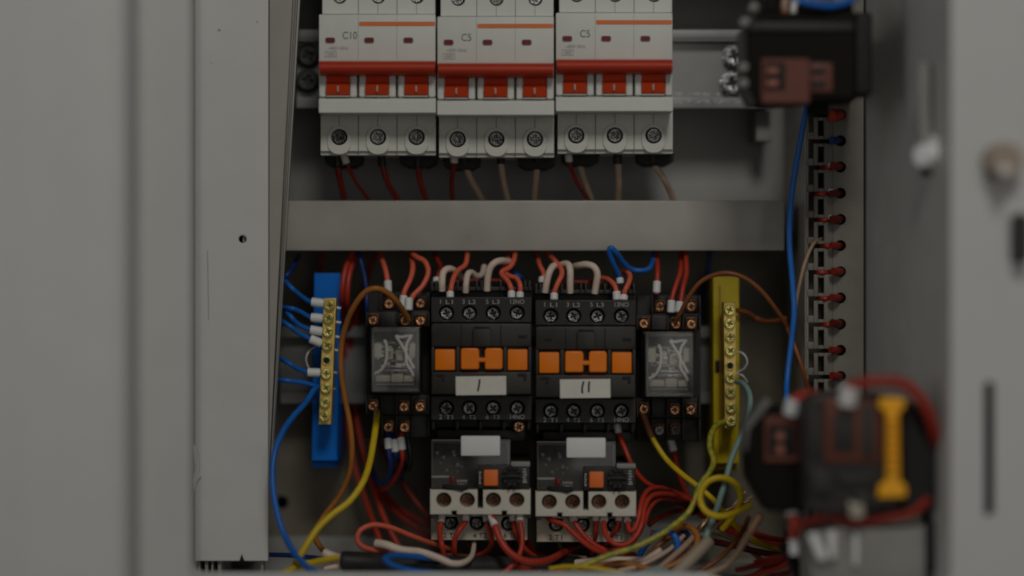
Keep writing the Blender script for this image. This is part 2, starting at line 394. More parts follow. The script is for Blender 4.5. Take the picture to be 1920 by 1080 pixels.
# folded edges behind the frame opening
b = MB(); w0 = P(360, 540, -125).x
b.box(w0-0.0014, w0-0.0002, -0.1242, -0.112, -0.113, 0.25, 0.2); b.build('frame_fold', 'paint', t)
b = MB()
xa, xb, xc = P(-400, 0, -140).x, P(45, 0, -148).x, P(226, 0, -148).x
xd, xe = P(243, 0, -142).x, P(250, 0, -130).x
b.prism([(xa, -0.128), (xb, -0.147), (xb+0.001, -0.1478), (xc, -0.148), (P(236,0,-147).x, -0.1465), (xd, -0.143), (P(248,0,-136).x, -0.136), (xe, -0.122),
         (xe-0.002, -0.122), (xd-0.003, -0.140), (xc, -0.1465), (xb, -0.1462), (xa, -0.1265)], -0.20, 0.30)
dr = b.build('door', 'paint', t, smooth=50)
b = MB(); b.box(P(250,0,-112).x, P(276,0,-112).x, -0.113, -0.111, -0.2, 0.3); b.build('hinge_strip', 'paint_in', t)
# latch lock on the frame
b = MB(); b.pcyl(1886, 300, 34, -139, -124, 28, bev=1.2); lk = b.build('lock', 'lock', t)
b = MB(); b.pcyl(1884, 318, 10, -146, -139.2, 16, bev=0.5); b.build('lock_core', 'steel', lk)
b = MB(); b.shape([rrect(1904, 402, 1932, 490, 9, 4)], -136, -124, 0.8); b.build('catch', 'black', t)
# rod guide and bolt on the inner side wall
b = MB(); b.tube([P(1731, 118, -100), P(1732, 200, -100), P(1736, 272, -100)], 0.0027, 14)
t2 = thing('latch_rod', 'upright pale latch rod ending in a bright bolt on the inner side wall', 'latch', P(1740, 300, -80))
b.build('rod', 'duct', t2)
b = MB(); b.cyl(P(1742, 286, -102), (0.1752, -0.100, P(1742, 286, -102).z), 0.0068, 20, bev=1.0); b.build('bolt', 'chrome', t2)
b = MB(); b.cyl(P(1726, 292, -106), P(1744, 292, -102), 0.0048, 18, bev=1.0); b.build('bolt_head', 'chrome', t2)
b = MB(); b.pbox(1736, 306, 1758, 328, -98, -86, 0.6); b.build('bracket', 'black2', t2)

# ================================================================== covered upright wire duct
t = thing('wire_duct', 'tall covered pale grey wire duct with one drilled hole in its lid', 'wire duct', P(434, 1052, 40), 'plastic wire ducts')
b = MB(); b.shape([[(366, -300), (503, -300), (503, 1052), (458, 1052), (453, 1040), (449, 1052), (366, 1052)], circ(454.5, 448.5, 7.2)], 0, 2.2, 0.5)
b.build('lid', 'lid', t)
b = MB(); b.pbox(369, -300, 372, 1049, 2.6, 91, 0.1); b.pbox(455, -300, 459, 1049, 2.6, 91, 0.1); b.pbox(372.5, -300, 454.5, 1100, 88, 91, 0.1); b.pbox(497, -300, 500, 1049, 2.4, 9, 0.1)
for x0, x1 in ((372, 375), (384, 390), (396, 400), (408, 415), (489, 494)):
    b.pbox(x0, 1050, x1, 1098, 3, 9 if x0 > 460 else 40, 0.3)
b.build('slotted_base', 'duct', t)
b = MB(); b.shape([[(362, 832), (368, 838), (372, 850), (375, 872), (373, 888), (377, 893), (369, 905), (365, 922), (362, 900), (366, 880), (364, 855)]], -1.6, -0.2, 0.5); b.build('edge_tear', 'lid', t)
b = MB()
for x, y, r_ in ((411, 56, 2.2), (482, 41, 1.5), (396, 118, 1.0), (470, 640, 1.0), (420, 760, 0.9)): b.pcyl(x, y, r_, -0.25, 0.3, 10)
b.tube([P(389, 470, -0.1), P(390, 520, -0.15), P(391, 600, -0.1)], px_r(0.6), 6); b.build('speck', 'duct', t)
# leaning folded strip between duct and back plate
t = thing('metal_strip', 'narrow folded metal strip leaning beside the tall covered wire duct', 'metal strip', P(520, 880, 14))
b = MB(); b.shape([[(505, -60), (551, -60), (505, 900), (504, 900)]], 12, 14, 0.3); b.build('web', 'strip', t)
b = MB(); b.shape([[(552, -60), (566, -60), (509, 900), (506, 900)]], 15, 19, 0.4); b.build('fold', 'strip', t)
b = MB(); b.shape([[(557, -60), (561, -60), (507.5, 900), (506, 900)]], 11.5, 14.5, 0.5); b.build('rib', 'duct', t)

# ================================================================== cross duct
t = thing('wire_duct', 'grey covered wire duct lying crosswise below the breakers', 'wire duct', P(1000, 470, 50), 'plastic wire ducts')
b = MB(); b.pbox(530, 376, 1471, 470, 30, 32.5, 0.8); b.build('lid', 'lid2', t)
b = MB(); b.pbox(530, 380, 1471, 384, 32.8, 90, 0.1); b.pbox(530, 462, 1471, 466, 32.8, 90, 0.1); b.build('slotted_base', 'duct', t)

# ================================================================== upper DIN rail
def rail(label, x0, x1, ytop, ybot, dfl, dweb, m, dback):
    zt, zb = P(0, ytop, dfl).z, P(0, ybot, dfl).z
    lip = 0.0052; a, w, th = dfl*S, dweb*S, 0.0011
    prof = [(a, zt), (a, zt-lip), (w, zt-lip), (w, zb+lip), (a, zb+lip), (a, zb), (a+th, zb), (a+th, zb+lip-th),
            (w+th, zb+lip-th), (w+th, zt-lip+th), (a+th, zt-lip+th), (a+th, zt)]
    r = thing('mounting_rail', label, 'mounting rail', ((P(x0,0,dfl).x+P(x1,0,dfl).x)/2, w, zb), 'zinc mounting rails')
    b = MB(); b.hprism(prof, P(x0, 0, dfl).x, P(x1, 0, dfl).x); b.build('profile', m, r, smooth=30)
    for x in (x0+14, x1-14):
        b = MB(); xx = P(x, 0, dweb).x; b.box(xx-0.004, xx+0.004, w+th, dback*S, zb+0.004, zt-0.004, 0.3); b.build('bracket', 'duct', r)
    return r
r = rail('zinc mounting rail behind the three breakers with bright cross-head screws', 556, 1452, 56, 203, 48, 55.5, 'rail', 91.5)
b = MB(); b.pbox(557, 183, 1451, 202, 47.0, 47.9, 0.2); b.pbox(557, 57, 1451, 72, 47.0, 47.9, 0.2); b.build('edge_lip', 'rail_lip', r)
rn = random.Random(11); b = MB()
for k in range(70):
    x, y = rn.uniform(1262, 1400), rn.choice((176, 177.5, 189, 191, 193))
    w, h = rn.uniform(0.5, 2.6), rn.uniform(0.4, 1.0)
    dd = 46.8 if y > 183 else 55.3
    b.pbox(x-w, y-h, x+w, y+h, dd, dd+0.3, 0)
b.build('speck', 'chrome', r)
for x, y in ((578, 105), (577, 152), (1377, 106), (1373, 157)):
    b = MB(); b.pcyl(x, y, 23, 53.2, 55.2, 24, bev=0.3); b.build('washer', 'dark_steel' if x < 700 else 'steel', r)  # washers and screws left of the breakers coloured dark to imitate shade
    screw(r, x, y, 51.5, 19, 'dark_steel' if x < 700 else 'steel')
b = MB(); b.pbox(1418, 208, 1446, 264, 62, 90, 0.4); b.build('end_bracket', 'duct', r)
rail('dull mounting rail behind the relays and contactors', 526, 1335, 612, 756, 62, 69, 'rail_dull', 91.5)

# ================================================================== circuit breakers
ORD = ['first', 'second', 'third']
def breaker(dx, dy, rating, label):
    q = lambda *a: a
    t = thing('circuit_breaker', label, 'circuit breaker', P(708+dx, 290+dy, 30), 'three-pole circuit breakers')
    X = lambda v: v+dx
    Y = lambda v: v+dy
    b = MB(); b.pbox(X(598), Y(27), X(816.5), Y(117), 0, 46, 0.5)
    b.build('upper_cover', 'white', t)
    b = MB()
    holes = [circ(X(c), Y(-6), 13) for c in (637, 709, 782)]
    b.shape([rect(X(604), Y(-90), X(816), Y(26.5))] + holes, 5, 11, 0.4); b.pbox(X(605), Y(-90), X(815), Y(26), 11.3, 46, 0.2)
    uc = b.build('terminal_cover', 'white', t)
    # toggle bay with cheeks
    b = MB(); b.pbox(X(598), Y(117.5), X(816.5), Y(183), 6, 46, 0.2)
    for x0, x1 in ((598, 612), (656, 669), (673, 686), (729, 742), (746, 759), (803, 816.5)):
        b.pbox(X(x0), Y(133), X(x1), Y(182), -3.0, 8, 1.0, 3)
    b.build('toggle_bay', 'white', t)
    for c in (633.5, 707, 780.5):
        prof = []
        top, bot = Y(130), Y(179)
        x0, x1 = P(X(c-21.5), 0, -4).x, P(X(c+21.5), 0, -4).x
        zt, zb, zm = P(0, top, -4).z, P(0, bot, -4).z, P(0, Y(157), -4).z
        b = MB(); b.hprism([(0.005, zt), (-0.004, zt), (-0.0025, zm+0.0008), (-0.0035, zm), (-0.0066, zm-0.0010), (-0.0052, zb+0.0004), (-0.0045, zb), (0.005, zb)], x0, x1)
        tg = b.build('toggle', 'red', t, smooth=20)
        b = MB(); b.pbox(X(c-1.4), Y(161), X(c+1.4), Y(172), -7.0, -5.2, 0.1); b.build('mark', 'white_print', tg)
        b = MB(); b.pbox(X(c-22), Y(178.5), X(c+22), Y(181.5), -4.2, 4, 0.3); b.build('toggle_stop', 'white', t)
    # red handle tie across the three poles
    z0, z1 = P(0, Y(113), -12).z, P(0, Y(139), -12).z
    n = 12; prof = [(0.002, z0), (-0.006, z0)]
    for i in range(n+1):
        a = math.pi/2 - math.pi*i/n*0.95
        prof.append((-0.0085 - 0.0042*math.cos(a*1.0), (z0+z1)/2 + (z0-z1)/2*math.sin(a)))
    prof += [(-0.006, z1), (0.002, z1)]
    b = MB(); b.hprism(prof, P(X(599.5), 0, -10).x, P(X(816), 0, -10).x); b.build('handle_tie', 'red_tie', t, smooth=40)
    # lower bar
    z0, z1 = P(0, Y(182.5), -5).z, P(0, Y(211), -5).z
    b = MB(); b.hprism([(0.046, z0), (-0.0018, z0), (-0.0044, z0-0.0007), (-0.0052, z0-0.0017), (-0.0050, z1), (0.046, z1)], P(X(598), 0, -5).x, P(X(817), 0, -5).x)
    b.build('lower_bar', 'white', t, smooth=30)
    # lower terminal cover
    b = MB(); holes = [circ(X(c), Y(257), 15.3) for c in (636, 708.5, 781)]
    b.shape([rect(X(601), Y(211.5), X(817), Y(283.5))] + holes, 13, 20, 0.3)
    b.pbox(X(601.5), Y(212), X(817), Y(290), 20.4, 46, 0.2); b.pbox(X(601), Y(284), X(817), Y(291), 15, 20.2, 0.3)
    for c in (636, 708.5, 781):
        b.shape([rrect(X(c-22), Y(236), X(c+22), Y(289.5), 20, 6), circ(X(c), Y(257), 15.4)], 12.0, 13.2, 0.25)
    lc = b.build('terminal_cover', 'white_low', t)
    b = MB()
    for c in (672, 744.5): b.pbox(X(c-0.8), Y(212), X(c+0.8), Y(290), 12.7, 13.4, 0)
    for c in (636, 708.5, 781): b.pbox(X(c-0.5), Y(212), X(c+0.5), Y(236), 12.75, 13.4, 0)
    for c in (672, 744.5): b.pbox(X(c-0.6), Y(-60), X(c+0.6), Y(26), 4.7, 5.4, 0)
    for c in (708.5, 781): b.pbox(X(c-0.4), Y(8), X(c+0.4), Y(26), 4.8, 5.4, 0)
    for c in (671.5, 744): b.pbox(X(c-0.25), Y(28), X(c+0.25), Y(112), -0.15, 0.4, 0)
    b.build('seam', 'seam', t)
    for c in (636, 708.5, 781):
        b = MB(); b.pcyl(X(c), Y(257), 15.5, 20.0, 20.3, 20); b.build('screw_well', 'blackest', lc)
        screw(t, X(c), Y(257), 16.5, 13.6, 'dull_steel')
        screw(t, X(c), Y(-6), 8.0, 12, 'dull_steel')
    for c in (619, 692, 765.5):
        b = MB(); b.shape([rrect(X(c-9.5), Y(70), X(c+9.5), Y(81), 4), rrect(X(c-8), Y(71.3), X(c+8), Y(79.7), 3.2)], -0.35, 0.3, 0.1)
        wn = b.build('window_frame', 'seam', t)
        b = MB(); b.shape([rrect(X(c-8), Y(71.3), X(c+8), Y(79.7), 3.2)], -0.12, 0.3, 0.05); b.build('flag', 'red_dark', wn)
    b = MB(); b.shape([rrect(X(673), Y(40.5), X(815.5), Y(48.5), 2.0, 3)], -0.25, 0.3, 0.05); b.build('stripe', 'orange_ink', t)
    b = MB(); b.text(rating, X(656 if len(rating) == 3 else 652.5), Y(66), -0.15, 13.5, 27 if len(rating) == 3 else 18.5); b.build('rating_print', 'grey_print', t)
    b = MB(); b.text('~400V 50Hz', X(634), Y(90), -0.15, 6, 38)
    b.shape([rect(X(609), Y(96), X(631), Y(107)), rect(X(610), Y(97), X(630), Y(106))], -0.2, 0.3, 0)
    b.text('4500', X(620), Y(101.5), -0.15, 5.5, 14); b.build('small_print', 'faint_print', t)
    b = MB()
    for c in (644, 784):
        b.shape([[(X(c-36), Y(291)), (X(c+36), Y(291)), (X(c+34), Y(306)), (X(c+20), Y(314)), (X(c-20), Y(314)), (X(c-34), Y(306))]], 30, 44, 0.5)
    b.build('rail_clip', 'blackest', t)
    return t
breaker(0, 0, 'C10', 'white three-pole breaker printed C10, beside the leaning metal strip')
breaker(222, 4, 'C5', 'white three-pole breaker printed C5, between the two other breakers')
breaker(444.5, -3, 'C5', 'white three-pole breaker printed C5, next to the bare stretch of rail')

G1 = 'wires leaving the breakers below'
BK = lambda x, y0=290, y1=312, x1=None, d=32, m='black', r=7: (m, (x, y0, d), (x1 or x, y1, d), r)
wire('red_wire', 'thick red wire under the first screw of the C10 breaker', 'w_dred', 6.0, [(632, 300, 32), (634, 318, 32), (638, 340, 34), (644, 366, 42), (648, 392, 50)], [BK(632)], G1)
wire('red_wire', 'thin red wire slanting from the white sleeve under the C10 breaker', 'w_dred', 3.6, [(647, 300, 28), (654, 315, 28), (667, 340, 32), (685, 366, 42), (702, 390, 50)], [BK(644, 290, 307, 650, 28, 'ferrule', 6)], G1)
wire('red_wire', 'red wire under the middle screw of the C10 breaker', 'w_dred', 5.5, [(717, 298, 32), (719, 316, 32), (727, 342, 34), (740, 366, 42), (756, 390, 50)], [BK(715, x1=717)], G1)
wire('red_wire', 'red wire under the last screw of the C10 breaker', 'w_dred', 5.5, [(783, 298, 32), (784, 316, 32), (788, 342, 34), (797, 368, 42), (804, 390, 50)], [BK(783)], G1)
wire('red_wire', 'red wire hanging straight from a white sleeve under the middle breaker', 'w_dred', 4.6, [(852, 298, 30), (851, 310, 30), (847, 340, 34), (848, 366, 42), (852, 392, 50)], [BK(852, 290, 306, 851, 30, 'ferrule', 6.5)], G1)
wire('beige_wire', 'beige wire slanting beside the red one under the middle breaker', 'w_pink', 6.0, [(870, 300, 34), (873, 313, 34), (885, 340, 38), (899, 364, 46), (912, 390, 54)], [BK(869, 290, 310, 871)], G1)
wire('beige_wire', 'mottled beige wire under the middle screw of the middle breaker', 'w_pink', 6.0, [(939, 300, 32), (940, 312, 32), (944, 340, 36), (950, 366, 44), (955, 390, 52)], [BK(939, 290, 308)], G1)
wire('beige_wire', 'upright beige wire under the last screw of the middle breaker', 'w_pink', 6.4, [(1007, 298, 32), (1007, 310, 32), (1004, 340, 36), (1002, 366, 44), (1000, 392, 52)], [BK(1007, 290, 304)], G1)
wire('red_wire', 'red wire curving from a white sleeve under the breaker by the bare rail', 'w_dred', 4.2, [(1067, 298, 28), (1069, 310, 28), (1082, 342, 32), (1098, 366, 42), (1112, 390, 50)], [BK(1066, 290, 304, 1067, 28, 'ferrule', 6.2)], G1)
wire('beige_wire', 'dim beige wire crossing behind a red wire below the bare rail breaker', 'w_pink', 6.0, [(1086, 298, 36), (1087, 308, 36), (1096, 340, 40), (1106, 366, 46), (1112, 390, 54)], [BK(1085, 290, 306, 1086, 36)], G1)
wire('beige_wire', 'straight beige wire under the middle screw of the breaker by the bare rail', 'w_pink', 6.4, [(1158, 298, 32), (1159, 310, 32), (1160, 340, 36), (1159, 366, 44), (1159, 392, 52)], [BK(1158, 290, 308, r=8)], G1)
wire('beige_wire', 'beige wire curving away under the last screw beside the bare rail', 'w_pink', 6.0, [(1224, 298, 32), (1228, 310, 32), (1245, 336, 34), (1257, 360, 42), (1268, 390, 50)], [BK(1224, 290, 305, 1225)], G1)

# ================================================================== slotted upright duct
t = thing('wire_duct', 'open grey slotted wire duct with a row of L-shaped slots', 'wire duct', P(1560, 900, 50), 'plastic wire ducts')
ys = [212 + 49.1*k for k in range(-4, 16)]
b = MB(); b.pbox(1511, 0, 1514, 990, 11, 14, 0.1)
for y0 in ys:
    y9 = y0 + 49.1
    b.pbox(1514.2, y0+36, 1525.8, y9, 11, 14, 0.3); b.pbox(1526, y0+8, 1533.8, y9, 11, 14, 0.3)
    b.pbox(1534, y0+8, 1545, y0+14, 11, 14, 0.2); b.pbox(1534, y0+43, 1545, y9, 11, 14, 0.2); b.pbox(1545.2, y0+8, 1561.8, y9, 11, 14, 0.3)
for y0 in ys: b.shape([rect(1562, y0-20, 1619, y0+29.1), circ(1576, y0+3, 10.5, 18)], 11, 14, 0.04)
b.build('slotted_face', 'duct_brown', t)
xl = P(1511, 0, 11).x
b = MB(); b.box(xl-0.0003, xl+0.0012, 0.0116, 0.091, -0.12, 0.25, 0.1); b.build('side_panel', 'lid2', t)
xr = P(1618, 0, 11).x
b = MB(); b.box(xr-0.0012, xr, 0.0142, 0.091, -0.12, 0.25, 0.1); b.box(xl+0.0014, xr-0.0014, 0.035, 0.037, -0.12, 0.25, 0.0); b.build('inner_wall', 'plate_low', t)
NUM = ['topmost', 'second', 'third', 'fourth', 'fifth', 'sixth', 'seventh', 'eighth', 'ninth', 'tenth', 'eleventh']
for k in range(11):
    y0 = ys[4+k] + 3
    m = 'w_dblue' if k == 1 else 'w_ddred' if k in (3, 4, 8) else 'w_dred'
    rn = random.Random(40+k); jx, jy = rn.uniform(-3, 2), rn.uniform(-1.5, 1.5)
    b = MB(); b.tube([P(1586, y0-1, 30), P(1576+jx, y0+jy, 14), P(1569+jx, y0+jy, 7), P(1560+jx, y0+jy*2, 5)], px_r(rn.uniform(6.6, 8.2) if k else 11), 12, wob=0.04)
    o = b.build('wire_end', m if k else 'w_red', smooth=50)
    o['label'] = ('dark blue' if k == 1 else 'bright red' if k == 0 else 'dark red') + f' wire end poking through the {NUM[k]} hole of the slotted duct'
    if k == 0: o['label'] = 'large bright red wire end at the topmost visible hole of the slotted duct'
    o['category'] = 'wire end'; o['group'] = 'wire ends in the slotted duct'
    if 2 <= k <= 8:
        b = MB(); b.tube([P(1528+6*(k % 3), y0+1, 15), P(1540+6*(k % 3), y0+1, 10), P(1552, y0+1, 13)], px_r(4.0), 10); b.build('strand', 'w_red', o)
    if k in (2, 3, 4):
        b = MB(); b.cyl(P(1554, y0-4, 9.0), P(1562, y0-3, 9.5), px_r(5), 12, bev=0.2); b.build('ferrule', 'ferrule', o)

wire('blue_wire', 'long bright blue wire hanging in front of the slotted duct', 'w_blue', 5.6, [(1530, 120, -5), (1513, 200, 0), (1496, 290, 2), (1484, 370, 3), (1480, 450, 3), (1486, 530, 2), (1489, 585, 0), (1484, 640, 0), (1478, 690, -2), (1475, 730, -6), (1476, 775, -16)])
wire('brown_wire', 'thin tan wire leaving a slot of the slotted duct', 'w_tan', 3.4, [(1540, 448, 16), (1526, 456, 8), (1512, 485, 5), (1502, 520, 4), (1494, 560, 5), (1489, 600, 8), (1482, 650, 20)])
wire('brown_wire', 'brown wire slanting down across the slotted duct behind the blue wire', 'w_brown', 4.2, [(1470, 600, 20), (1482, 628, 12), (1494, 660, 8), (1506, 695, 7), (1516, 735, 12), (1525, 790, 20)])

# ================================================================== neutral and earth bars
def bar(name, label, ins, insm, x, y0, y1, brass_pts, screws, empty_k, foot):
    t = thing(name, label, 'terminal bar', P(x[0]+25, y1, 60), 'brass terminal bars on insulators')
    b = MB(); b.shape([[(x[0]+2, y0), (x[0]+51, y0), (x[0]+51+x[1], y1), (x[0]+2+x[1], y1)]], 40, 88, 0.6)
    b.shape([[(x[0]+2+x[1], y1+1), (x[0]+49+x[1], y1+1), (x[0]+49+x[1], y1+13), (x[0]+3+x[1], y1+13)]], 52, 88, 0.6)
    ib = b.build('insulator', insm, t)
    b = MB()
    xt, xb_, w, ya, yb = brass_pts
    b.shape([[(xt, ya), (xt+w, ya), (xb_+w, yb), (xb_, yb)]], 20, 31, 0.5)
    bb = b.build('brass_bar', 'brass', t)
    b = MB()
    for f in (0.08, 0.92):
        b.pcyl(xt+(xb_-xt)*f+w/2, ya+(yb-ya)*f, 9, 31.1, 39.9, 14)
    b.build('standoff', insm, t)
    for k, (sx, sy) in enumerate(screws):
        if k == empty_k:
            b = MB(); b.shape([circ(sx, sy, 8.5, 18), circ(sx, sy, 6.0, 18)], 19.2, 20.4, 0.15); b.build('hole_rim', 'brass2', bb)
            b = MB(); b.pcyl(sx, sy, 6.0, 19.75, 20.2, 16); b.build('empty_hole', 'blackest', bb)
        else:
            screw(t, sx, sy, 18.6, 9.6, 'brass2')
    return t
nbar = bar('neutral_bar', 'brass terminal bar on a bright blue insulator with blue wires', None, 'blue', (587, -5), 512, 864, (607, 597, 23.5, 559, 796),
    [(618, 573), (616, 597), (615, 622), (613.5, 648), (612, 676), (611.5, 701), (611, 728), (609.5, 755), (608, 781)], 4, None)
ebar = bar('earth_bar', 'brass terminal bar on a yellow insulator', None, 'yellow', (1335, 1), 518, 869, (1357, 1359, 22.5, 567, 803),
    [(1368, 582), (1368.5, 607), (1369, 632), (1369.5, 658), (1369, 686), (1370, 709), (1370, 736), (1371, 765), (1371, 790)], 4, None)
b = MB(); b.pbox(1349, 535, 1351, 850, 38.8, 40.5, 0.1); b.build('groove', 'w_ochre', ebar)
b = MB(); b.pbox(1341, 676, 1352, 698, 39, 40.6, 0.2); b.build('slot', 'blackest', ebar)

GN = 'blue wires on the neutral bar'
def nw(label, end, pts, f0, f1, r=4.6):
    return wire('blue_wire', label, 'w_blue', r, pts, [('ferrule', f0, f1, 7.6)], GN)
nw('topmost blue wire on the neutral bar, rising beside the leaning strip', 0, [(598, 568, 24), (580, 565, 24), (562, 553, 20), (546, 539, 17), (530, 522, 26)], (584, 566, 24), (608, 569, 24))
nw('second blue wire on the neutral bar, nearly level', 0, [(598, 597, 24), (582, 595, 24), (562, 584, 20), (545, 578, 17), (522, 577, 28)], (583, 595, 24), (606, 597, 24))
nw('third blue wire on the neutral bar, sagging under the level one', 0, [(596, 621, 24), (578, 617, 23), (558, 607, 20), (544, 592, 18), (528, 574, 28)], (581, 618, 23), (605, 622, 24))
nw('fourth blue wire on the neutral bar, below the sagging one', 0, [(594, 641, 24), (578, 634, 23), (558, 623, 20), (540, 609, 18), (520, 597, 28)], (581, 635, 23), (603, 644, 24))
nw('lone blue wire with white sleeve beside the empty hole of the neutral bar', 0, [(592, 699, 24), (574, 697, 23), (556, 690, 20), (540, 680, 18), (518, 666, 28)], (576, 698, 23), (600, 699, 24), )
wire('blue_wire', 'blue wire entering the neutral bar without a sleeve', 'w_blue', 4.6, [(515, 712, 28), (532, 713, 18), (560, 716, 20), (582, 721, 23), (604, 728, 26)], None, GN)
wire('blue_wire', 'long blue wire looping from the neutral bar down to the cabinet floor', 'w_blue', 5.6, [(604, 722, 28), (590, 730, 22), (572, 756, 14), (548, 783, 4), (529, 812, -4), (515, 850, -10), (511, 895, -14), (516, 945, -18), (530, 995, -22), (552, 1037, -28), (580, 1066, -34), (612, 1084, -40)], None, None)
wire('blue_wire', 'short blue wire tip peeking out high beside the leaning strip', 'w_dblue', 5, [(520, 540, 30), (538, 516, 22), (545, 508, 30), (560, 480, 50)])
wire('thin_loop', 'thin white string loop behind the neutral bar wires', 'lead', 1.4, [(594, 648, 32), (580, 658, 28), (574, 672, 28), (578, 688, 30), (590, 706, 32)], cat='string')
wire('thin_loop', 'thin white string loop beside the earth bar', 'lead', 1.5, [(1376, 660, 34), (1392, 662, 30), (1401, 676, 30), (1396, 690, 32), (1380, 700, 36), (1392, 704, 32), (1401, 716, 34)], cat='string')
for i, (x, y) in enumerate(((634, 577), (634, 604), (631, 631), (629, 656), (627, 698), (625, 729))):
    b = MB(); b.cyl(P(x-10, y-1, 25), P(x+5, y+1, 26), px_r(2.2), 8, bev=0.1); b.build('wire_tip', 'w_copper' if i == 5 else 'chrome', nbar)

# ================================================================== relays on sockets
def relay_socket(dx, dy, label, lit):
    X = lambda v: v+dx
    Y = lambda v: v+dy
    t = thing('relay_socket', label, 'relay socket', P(745+dx, 820+dy, 60), 'black relay sockets')
    b = MB(); b.pbox(X(686), Y(548), X(806), Y(822), 42, 61.5, 0.5)
    b.pbox(X(716), Y(548), X(806), Y(584), 33, 41.9, 0.4); b.pbox(X(686), Y(584.5), X(806), Y(613), 24, 41.8, 0.4)
    b.pbox(X(694), Y(613.5), X(790), Y(739), 26, 41.7, 0.4)
    b.pbox(X(686), Y(740), X(806), Y(777), 24, 41.8, 0.4); b.pbox(X(716), Y(777.5), X(806), Y(820), 33, 41.9, 0.4)
    b.build('body', 'black', t)
    b = MB()
    for x in (715, 745, 772, 804): b.pbox(X(x-1.3), Y(549), X(x+1.3), Y(583), 26, 32.9, 0.2)
    for x in (687, 716, 744, 773, 804): b.pbox(X(x-1.3), Y(585), X(x+1.3), Y(612), 17, 23.9, 0.2)
    b.build('divider', 'black2', t); b = MB()
    for x in (687, 716, 744, 773, 804): b.pbox(X(x-1.3), Y(741), X(x+1.3), Y(776), 17, 23.9, 0.2)
    for x in (716, 743, 773, 804): b.pbox(X(x-1.3), Y(778), X(x+1.3), Y(818), 26, 32.9, 0.2)
    b.build('divider', 'black2', t); b = MB()
    b.pbox(X(717), Y(582), X(772), Y(584), 26.5, 32.8, 0.1); b.pbox(X(773.5), Y(582), X(803), Y(584.5), 26.3, 32.8, 0.1)
    b.pbox(X(716.5), Y(585.5), X(743), Y(612), 19, 23.8, 0.3)
    b.build('ledge', 'black2', t)
    for i, (x, y, d) in enumerate(((729, 569, 33), (788, 568, 33), (699, 600, 24), (759, 601, 24), (788, 601, 24),
                                   (699, 760, 24), (757, 762, 24), (787, 762, 24), (728, 800, 33), (758, 800, 33))):
        b = MB(); b.pbox(X(x-10.5), Y(y-11), X(x+10.5), Y(y+10), d-3.6, d-2.2, 0.3); b.pbox(X(x-9), Y(y-12), X(x+9), Y(y-9), d-5.4, d-3.7, 0.2)
        b.pbox(X(x-6), Y(y-6), X(x+6), Y(y+6), d-2.1, d-0.1, 0.1)
        cl = b.build('clamp', 'clamp', t)
        screw(t, X(x), Y(y+1), d-5.2, 8.6, 'copper' if lit[i] else 'dull_steel')
    return t
relay_socket(0, 0, 'black relay socket with copper screws beside the blue neutral bar', [1]*10)
relay_socket(508, 6, 'black relay socket with copper screws beside the yellow earth bar', [1, 1, 1, 1, 1, 1, 1, 1, 0, 0])

def relay(dx, dy, label):
    X = lambda v: v+dx
    Y = lambda v: v+dy
    t = thing('plug_in_relay', label, 'relay', P(741+dx, 735+dy, 10), 'clear plug-in relays')
    b = MB(); b.pbox(X(700), Y(618), X(783), Y(732), 20, 25.6, 0.4); b.build('base', 'black', t)
    # clear cover: shell of five walls
    b = MB(); d0, d1 = -10, 19.5
    b.pbox(X(697), Y(614), X(786), Y(735), d0, d0+1.1, 0.4)
    b.build('clear_cover', 'clear', t)
    b = MB()
    b.pbox(X(697), Y(614.5), X(786), Y(622), d0+1.3, d1, 0.3); b.pbox(X(697), Y(728), X(786), Y(734.5), d0+1.3, d1, 0.3)
    b.pbox(X(697.3), Y(622.5), X(701), Y(727.5), d0+1.3, d1, 0.3); b.pbox(X(782), Y(622.5), X(785.7), Y(727.5), d0+1.3, d1, 0.3)
    b.build('cover_rim', 'haze_rim', t)
    b = MB(); b.pbox(X(701.5), Y(644), X(716), Y(671), -3, 12, 0.6); b.pbox(X(767), Y(644), X(779), Y(670), -3, 12, 0.6)
    b.pbox(X(727), Y(652), X(737), Y(674), -1, 12, 0.4); b.pbox(X(742), Y(655), X(756), Y(676), -2, 12, 0.5); b.build('contact_block', 'coil', t)
    b = MB(); b.pbox(X(703), Y(641), X(776), Y(646), -2, 2, 0.4); b.pbox(X(709), Y(675), X(772), Y(679), 0, 10, 0.4)
    b.pbox(X(716), Y(685), X(768), Y(691), -3, 10, 0.6); b.pbox(X(720), Y(693), X(765), Y(697), -4, 10, 0.4); b.build('armature', 'dull_steel', t)
    b = MB(); b.pbox(X(704), Y(703), X(732), Y(716), -4, 10, 0.8); b.pbox(X(733), Y(701), X(756), Y(717), -5, 10, 0.8); b.pbox(X(757), Y(704), X(775), Y(716), -4, 10, 0.6)
    b.build('bobbin', 'coil', t)
    rn = random.Random(int(dx)+5); b = MB()
    for k in range(34):
        cx, cy = rn.uniform(706, 772), rn.uniform(648, 700)
        b.pbox(X(cx-rn.uniform(1, 6)), Y(cy-rn.uniform(0.8, 3)), X(cx+rn.uniform(1, 6)), Y(cy+rn.uniform(0.8, 3)), rn.uniform(-5, 2), 9, 0.2)
    b.build('contact_spring', 'spring', t)
    for pts in ([(721, 637), (725, 650), (724, 676), (716, 692), (703, 701)],
                [(742, 630), (752, 645), (761, 662), (762, 680), (772, 697), (775, 705)],
                [(771, 632), (764, 642), (761, 660), (768, 675), (776, 690)],
                [(742, 629), (752, 632), (762, 630), (774, 629)]):
        b = MB(); b.tube([P(X(x), Y(y), -6.5+0.02*abs(y-660)) for x, y in pts], px_r(2.7), 8); b.build('lead', 'lead', t, smooth=70)
    b = MB(); b.text('IEC 255', X(744), Y(722), -10.1, 0.5, 0.6) if False else b.pbox(X(706), Y(720), X(776), Y(721), -8.0, -7, 0.1)
    b.build('rib', 'lead', t)
    return t
